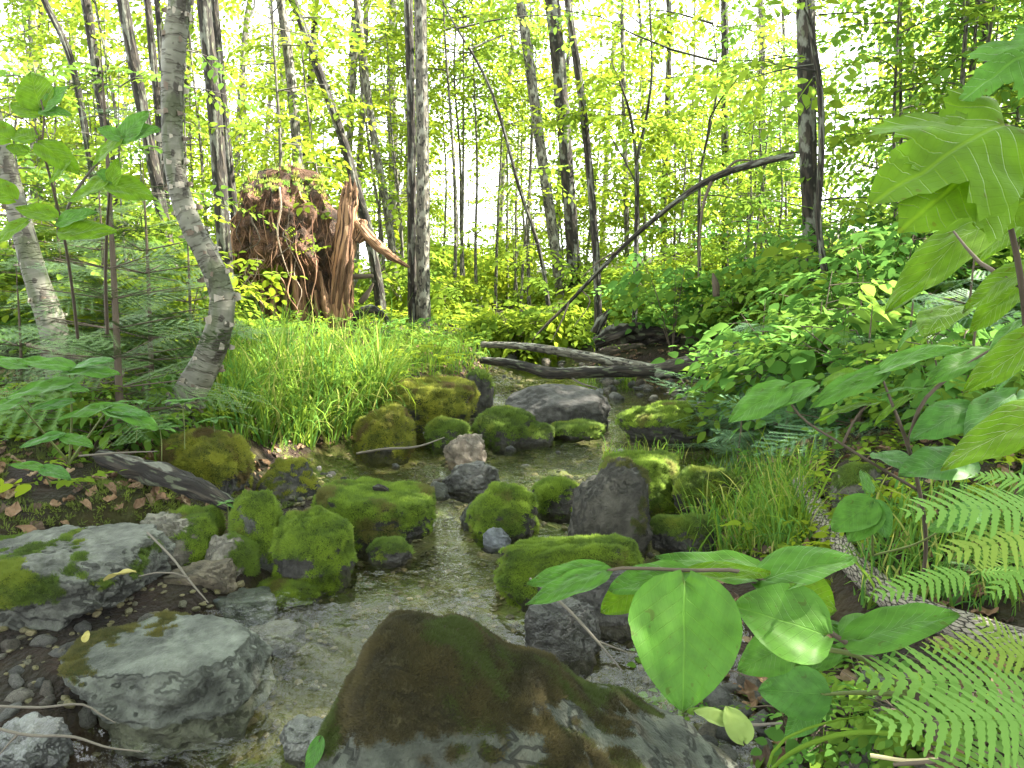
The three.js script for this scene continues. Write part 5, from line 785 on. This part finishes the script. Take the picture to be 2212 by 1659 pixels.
// ---------- grass ----------
{
  const r = rngOf(8181), big = [], s = (px, py, k = 1, up = 0) => { const p = onGround(px, py); return [p.x, p.y - .02 + up, p.z, k]; };
  for (let c = 0; c < 85; c++) { const a = r(), px = 455 + 400 * a, py = lerp(985 - 60 * sstep(.6, 1, a), 800, Math.pow(r(), .8)) - 15, o = s(px, py), k0 = rr(.65, 1.25, r), m = Math.round(rr(18, 42, r)); for (let k = 0; k < m; k++) { const az = rr(0, 6.283, r), q = rr(.005, .05, r), x = o[0] + Math.cos(az) * q, z = o[2] + Math.sin(az) * q; big.push([x, G(x, z) - .015, z, k0 * rr(.6, 1.1, r), az, rr(.05, .55, r)]); } }
  for (let k = 0; k < 900; k++) { const a = r(), px = 450 + 410 * a + rr(-25, 25, r), py = lerp(990 - 60 * sstep(.6, 1, a), 800, Math.pow(r(), .8)) - 20; big.push(s(px, py, rr(.6, 1.2, r))); }
  grassPatch('grass', big, 'thick clump of long bright green grass between birch and mossy boulders', { h: [.36, .66], seed: 1, yellow: .45, wide: 1 });
  const edge = []; for (let k = 0; k < 900; k++) edge.push(s(rr(820, 1060, r), rr(735, 815, r), rr(.5, 1, r))); grassPatch('grass', edge, 'soft grass on the far bank round the paired trunks', { h: [.15, .4], seed: 2, yellow: .5 });
  const rb = []; for (let k = 0; k < 1700; k++) rb.push(s(1480 + 270 * Math.pow(r(), .8), rr(1010, 1210, r), rr(.5, 1, r))); grassPatch('grass', rb, 'thin upright grass along the right edge of the stream', { h: [.12, .34], seed: 3, yellow: .4, wide: .6 });
  const rb2 = []; for (let k = 0; k < 700; k++) rb2.push(s(rr(1850, 2212, r), rr(1090, 1330, r), rr(.5, 1, r))); grassPatch('grass', rb2, 'arching grass behind the ferns on the right bank', { h: [.12, .3], seed: 4, yellow: .2, wide: .7 });
  const gb = []; for (let k = 0; k < 420; k++) gb.push(s(rr(1250, 1370, r), rr(812, 850, r), rr(.5, 1, r))); grassPatch('grass', gb, 'tuft of grass on the gravel below the logs', { h: [.1, .28], seed: 5, yellow: .4 });
  const bo = []; for (let k = 0; k < 160; k++) { const p = at(rr(1300, 1480, r), rr(968, 990, r), 3.85); bo.push([p.x, p.y - .03, p.z + rr(-.12, .12, r), 1]); } grassPatch('grass', bo, 'sparse grass sprouting from the wide mossy boulder', { h: [.04, .14], seed: 6, yellow: .5, wide: .4 });
  const far = []; for (let k = 0; k < 5000; k++) { const d = rr(9, 38, r), x = rr(-9, 9, r) * d / 14; far.push([x, groundY(x, d), -d, rr(.6, 1.3, r)]); } grassPatch('grass', far, 'light green grass on the floor of the open wood', { h: [.2, .5], seed: 7, yellow: .8, wide: 2 });
  const t = thing('grass_tuft', 'single long blade of grass arching over the lower stones', 'grass', at(1640, 1680, 1.0)); part(t, 'blade', (() => { const P = W3([[1640, 1690, .95], [1720, 1620, .9], [1850, 1582, .86], [2000, 1600, .84], [2140, 1660, .82]]).map((p) => p.sub(t.position)), g = limbGeo(P, [.002, .003, .0032, .003, .001], { seg: 8, step: .015, rough: 0 }); return g; })(), M.grass);
  stem(t, 'blade', [[1700, 1690, .92], [1660, 1660, .9], [1690, 1600, .88], [1790, 1560, .9], [1900, 1545, .95]], [.0018, .002, .002, .0016, .0006], M.grass);
}
// ---------- firs ----------
for (const [px, py, D, h, o] of [[315, 640, 4.3, 1.35, { dark: .2 }], [410, 760, 5.0, 1.2, {}], [225, 690, 5.2, 1.5, {}], [40, 760, 4.6, .8, { dark: .3 }], [130, 640, 6, 1.6, {}]]) { const p = at(px, py, D); fir((h > 1.4 ? 'tall ' : h > 1 ? 'middling ' : 'short ') + (D > 5.1 ? 'farther ' : 'nearer ') + 'young fir on the bank ' + placeOf(px), p.x, D, h, { group: 'young firs on the left bank', ...o }); }
for (const [px, py, D, h] of [[1640, 700, 4.7, .9], [1760, 720, 4.3, .8], [1850, 660, 4.6, .8], [1950, 800, 3.6, .7], [1700, 800, 4.2, .6], [2080, 720, 3.9, .8], [1860, 830, 3.5, .6], [2080, 880, 3.0, .55], [1590, 900, 3.9, .4]]) { const p = at(px, py, D); fir((h > .75 ? 'larger ' : h > .5 ? 'middling ' : 'small ') + 'blue green fir ' + (D > 4.2 ? 'upslope ' : D > 3.4 ? 'midslope ' : 'low on the bank ') + placeOf(px), p.x, D, h, { group: 'young firs on the right slope', blue: .6, dark: .2, spread: 1.3 }); }
{ const p = at(240, 640, 3.4); fir('slim light green fir leader rising through the yellow leaves', p.x, 3.4, 1.75, { spread: .55 }); }
// ---------- shrubs ----------
{
  const r = rngOf(9191), bulk = (h) => h > 1 ? 'tall ' : h > .75 ? 'middling ' : 'low '; const put = (px, D, h, label, group, o) => { const p = at(px, 700, D); shrub(label, p.x, D, h, { group, ...o }); };
  for (let k = 0; k < 46; k++) ((D, px, h) => put(px, D, h, bulk(h) + 'leafy green shrub ' + (D > 7.2 ? 'high up ' : D > 5.2 ? 'midway ' : 'low down ') + placeOf(px), 'shrubs on the right slope', { yellow: rr(.0, .38, r), stems: 5, per: 6, spread: .45, size: 1.05 }))(...((D) => [D, rr(D < 7.6 ? 1680 : 1440, 2320, r), rr(.45, 1.1, r)])(rr(3.6, 9.5, r)));
  for (let k = 0; k < 34; k++) ((D, px, h) => put(px, D, h, bulk(h) + 'light green shrub ' + (D > 9 ? 'far back ' : D > 7 ? 'in the middle distance ' : 'close by ') + placeOf(px), 'shrubs behind the left bank', { yellow: rr(.45, .85, r), stems: 5, per: 5, spread: .5 }))(...((D) => [D, D < 8.8 ? rr(-60, 470, r) : rr(-60, 880, r), rr(.5, 1.2, r)])(rr(5.5, 12, r)));
  for (let k = 0; k < 30; k++) ((D, px, h) => put(px, D, h, bulk(h) + 'bright bush across the stream ' + (D > 13 ? 'far back ' : D > 10.5 ? 'midway ' : 'near ') + placeOf(px), 'bushes across the stream', { yellow: rr(.55, .9, r), stems: 5, per: 6, spread: .7, size: 1.2 }))(rr(9, 17, r), r() < .25 ? rr(900, 960, r) : rr(1120, 1580, r), rr(.5, 1.15, r));
  for (let k = 0; k < 7; k++) put(rr(1900, 2260, r), rr(2.6, 3.8, r), rr(.2, .4, r), 'low leafy plant on the near right bank', 'low plants on the near right bank', { yellow: rr(.1, .4, r), stems: 4, per: 4, spread: .25, size: .7 });
  for (let k = 0; k < 8; k++) put(rr(-60, 330, r), rr(2.9, 4.4, r), rr(.12, .26, r), 'small leafy plant in the litter of the left bank', 'small plants on the left bank', { yellow: rr(.15, .5, r), stems: 3, per: 4, spread: .2, size: .6 });
}
{
  const r = rngOf(606060), put = (px, D, h, label, group, o) => { const p = at(px, 700, D); shrub(label, p.x, D, h, { group, ...o }); };
  for (let k = 0; k < 16; k++) put(rr(860, 1150, r), rr(17, 32, r), rr(1, 2.2, r), (k % 2 ? 'full ' : 'loose ') + 'far bush beyond the bright clearing', 'far bushes beyond the clearing', { yellow: rr(.55, .9, r), stems: 6, per: 6, spread: 1, size: 1.8 });
  for (let k = 0; k < 9; k++) { const p = onGround(rr(1500, 2150, r), rr(1480, 1660, r)); shrub((k % 3 ? k % 3 > 1 ? 'sparse ' : 'bushy ' : 'flat ') + 'little weed among the stones under the ferns', p.x, -p.z, rr(.05, .11, r), { group: 'weeds under the ferns', yellow: rr(.0, .2, r), stems: 3, per: 3, spread: .08, size: .35 }); }
}
// ---------- ground cover and litter ----------
{
  const r = rngOf(2727), cover = [], dead = [];
  for (let k = 0; k < 17000; k++) { const d = 2.2 + 40 * Math.pow(r(), 1.35), w = 1.2 + d * .75, x = rr(-w, w, r); const e = Math.max(xl(d) - x, x - xr(d)); if (e < .22 || (x > 0 && d > 5 && d < 8.3 && e < 1.5)) continue; if (d < 5 && x < 0 && (fbm(x * 1.5, 60, d * 1.5, 2) < .0 || r() < .35)) continue; cover.push({ p: V(x, groundY(x, d) + rr(.02, .18, r) * sstep(2, 6, d) + .03, -d), q: euler(rr(-.4, .5, r), rr(0, 6.28, r), rr(-.4, .4, r)), s: rr(.45, .9, r) * (d > 9 ? 1.5 : d < 4.5 ? .6 : 1), c: foliageTint(r, clamp(.5 + .9 * fbm(x * .25, 71, d * .25, 2))) }); }
  const gc = new THREE.Group(); gc.name = 'ground_cover'; gc.userData.kind = 'stuff'; gc.userData.label = 'leafy green ground cover over the forest floor'; gc.userData.category = 'ground cover'; scene.add(gc); leavesFrom(gc, 'leaves', cover, SPRAYS_LOW, M.canopy);
  const dl = [leafShape(1, .6, { droop: .4, cup: .5, lobe: .05, seed: 3, wave: .12 }), leafShape(1, .75, { droop: -.3, cup: .3, lobe: .1, seed: 4, wave: .15 })].map((g) => g);
  for (let k = 0; k < 7500; k++) { const d = 1.2 + 7 * Math.pow(r(), 1.4), left = r() < .55, e = rr(.02, 2.6, r), x = left ? xl(d) - e : xr(d) + e; const n = slopeN(x, -d); dead.push({ p: V(x, groundY(x, d) + .008, -d), q: quatUp(n, rr(0, 6.28, r)).multiply(euler(rr(-.4, .4, r), 0, rr(-.4, .4, r))), s: rr(.03, .065, r), c: pick([tint(.15, .088, .045), tint(.11, .065, .035), tint(.21, .15, .09), tint(.07, .045, .03), tint(.17, .105, .06)], r) }); }
  const lt = new THREE.Group(); lt.name = 'leaf_litter'; lt.userData.kind = 'stuff'; lt.userData.label = 'brown fallen leaves strewn over both banks'; lt.userData.category = 'leaf litter'; scene.add(lt); leavesFrom(lt, 'leaves', dead, dl, M.deadLeaf);
}
// moss carpet on the banks
{
  const r = rngOf(5151), lists = [[], []];
  const add = (x, z, y, big) => { const f = fbm(x * 3, 5, z * 3, 3), k = clamp(.5 + f + rr(-.3, .3, r)), c = mix3([.045, .06, .012], [.13, .17, .018], k); lists[r() < .5 ? 0 : 1].push({ p: V(x, y, z), q: quatUp(slopeN(x, z), rr(0, 6.28, r)), s: V(big, big * rr(.6, 1.3, r), big), c: tint(...c) }); };
  for (let k = 0; k < 34000; k++) { const d = 1.9 + 5 * Math.pow(r(), 1.3), left = r() < .6, e = rr(-.05, 2.2, r), x = left ? xl(d) - e : xr(d) + e; if (fbm(x * 1.3, 44, d * 1.3, 3) < (left ? -.12 : .1)) continue; add(x, -d, groundY(x, d) - .003, rr(.008, .02, r) * (.6 + d * .14)); }
  const g = new THREE.Group(); g.name = 'moss_carpet'; g.userData.kind = 'stuff'; g.userData.label = 'olive moss carpet in patches on both banks'; g.userData.category = 'moss'; scene.add(g); lists.forEach((l, k) => copies('tufts', TUFTS[k], M.moss, l, g));
}
// single fallen leaves that stand out
{
  const y = leafMat(lin(.34, .30, .10), { transmission: .2 }), g = leafMat(lin(.22, .30, .08), { transmission: .3 }), f = (label, px, py, D, s, m, rx, ry) => { const o = soloMesh('fallen_leaf', leafShape(s, s * .75, { seed: px, cup: .3, lobe: .12, wave: .06 }), m, label, 'leaf'); o.position.copy(at(px, py, D)); o.rotation.set(rx, ry, .2, 'YXZ'); };
  f('pale yellow fallen leaf draped on the stones by the broad slab', 232, 1252, 1.85, .07, y, .5, -1.4); f('pale green fallen leaf by the end of the great boulder', 1606, 1600, 1.12, .06, g, .7, .3); f('small yellow leaf stuck to the edge of the flat topped boulder', 184, 1385, 1.62, .025, y, .9, .2); f('green leaf lying on the stones beside the great boulder', 1565, 1562, 1.15, .05, g, .4, 1.2);
  const c = log('wood_chip', 'small bark chip lying on the large bright moss boulder', 'bark chip', [[806, 1056, 2.98], [822, 1054, 2.98], [838, 1060, 2.97]], [.010, .014, .008], M.darkBark, { seg: 6, rough: .4 });
}
// ---------- trees outside the frame whose crowns shade the stream ----------
for (const [x, d, h, l] of [[3.2, 2.2, 6.5, 24], [4.6, 3.0, 8, 22], [3.6, 1.0, 9, 20], [5.5, 4.2, 10, 20], [4.6, -1.5, 9, 20], [-3.4, .8, 9, 20], [1.6, -2.6, 8, 22], [-1.4, -2.9, 8, 22], [-5.6, 3.2, 10, 16], [.3, -5.5, 8, 22], [-4.5, -3, 9, 18], [4.5, -5, 9, 18]]) {
  const r = rngOf(Math.round(x * 100 + d)), base = V(x, G(x, -d) - .1, -d), P = [base, base.clone().add(V(rr(-.2, .2, r), h * .5, rr(-.2, .2, r))), base.clone().add(V(rr(-.4, .4, r), h, rr(-.4, .4, r)))], c = new THREE.CatmullRomCurve3(P), gs = [limbGeo(P, [.14, .1, .03], { seg: 12, step: .2, rough: .06 })], list = [];
  for (let k = 0; k < l; k++) { const o = c.getPoint(.42 + .56 * (k + r()) / l); gs.push(leafyBranch(r, o, k * 2.4 + rr(-.4, .4, r), rr(1.6, 3.2, r), rr(.1, .5, r), list, { r0: .03, gap: .14, size: 2, yellow: .5 })); }
  const t = thing('forest_tree', 'broad crowned tree standing beside the viewpoint and shading the near stream', 'tree', base, 'trees that shade the near stream'); part(t, 'trunk', merged(rel(gs, base)), M.darkBark); for (const q of list) q.p.sub(base); leavesFrom(t, 'crown', list, SPRAYS, M.canopy);
}
scene.traverse((o) => { if (o.isMesh) { o.castShadow = true; o.receiveShadow = true; } });
renderer.render(scene, camera);
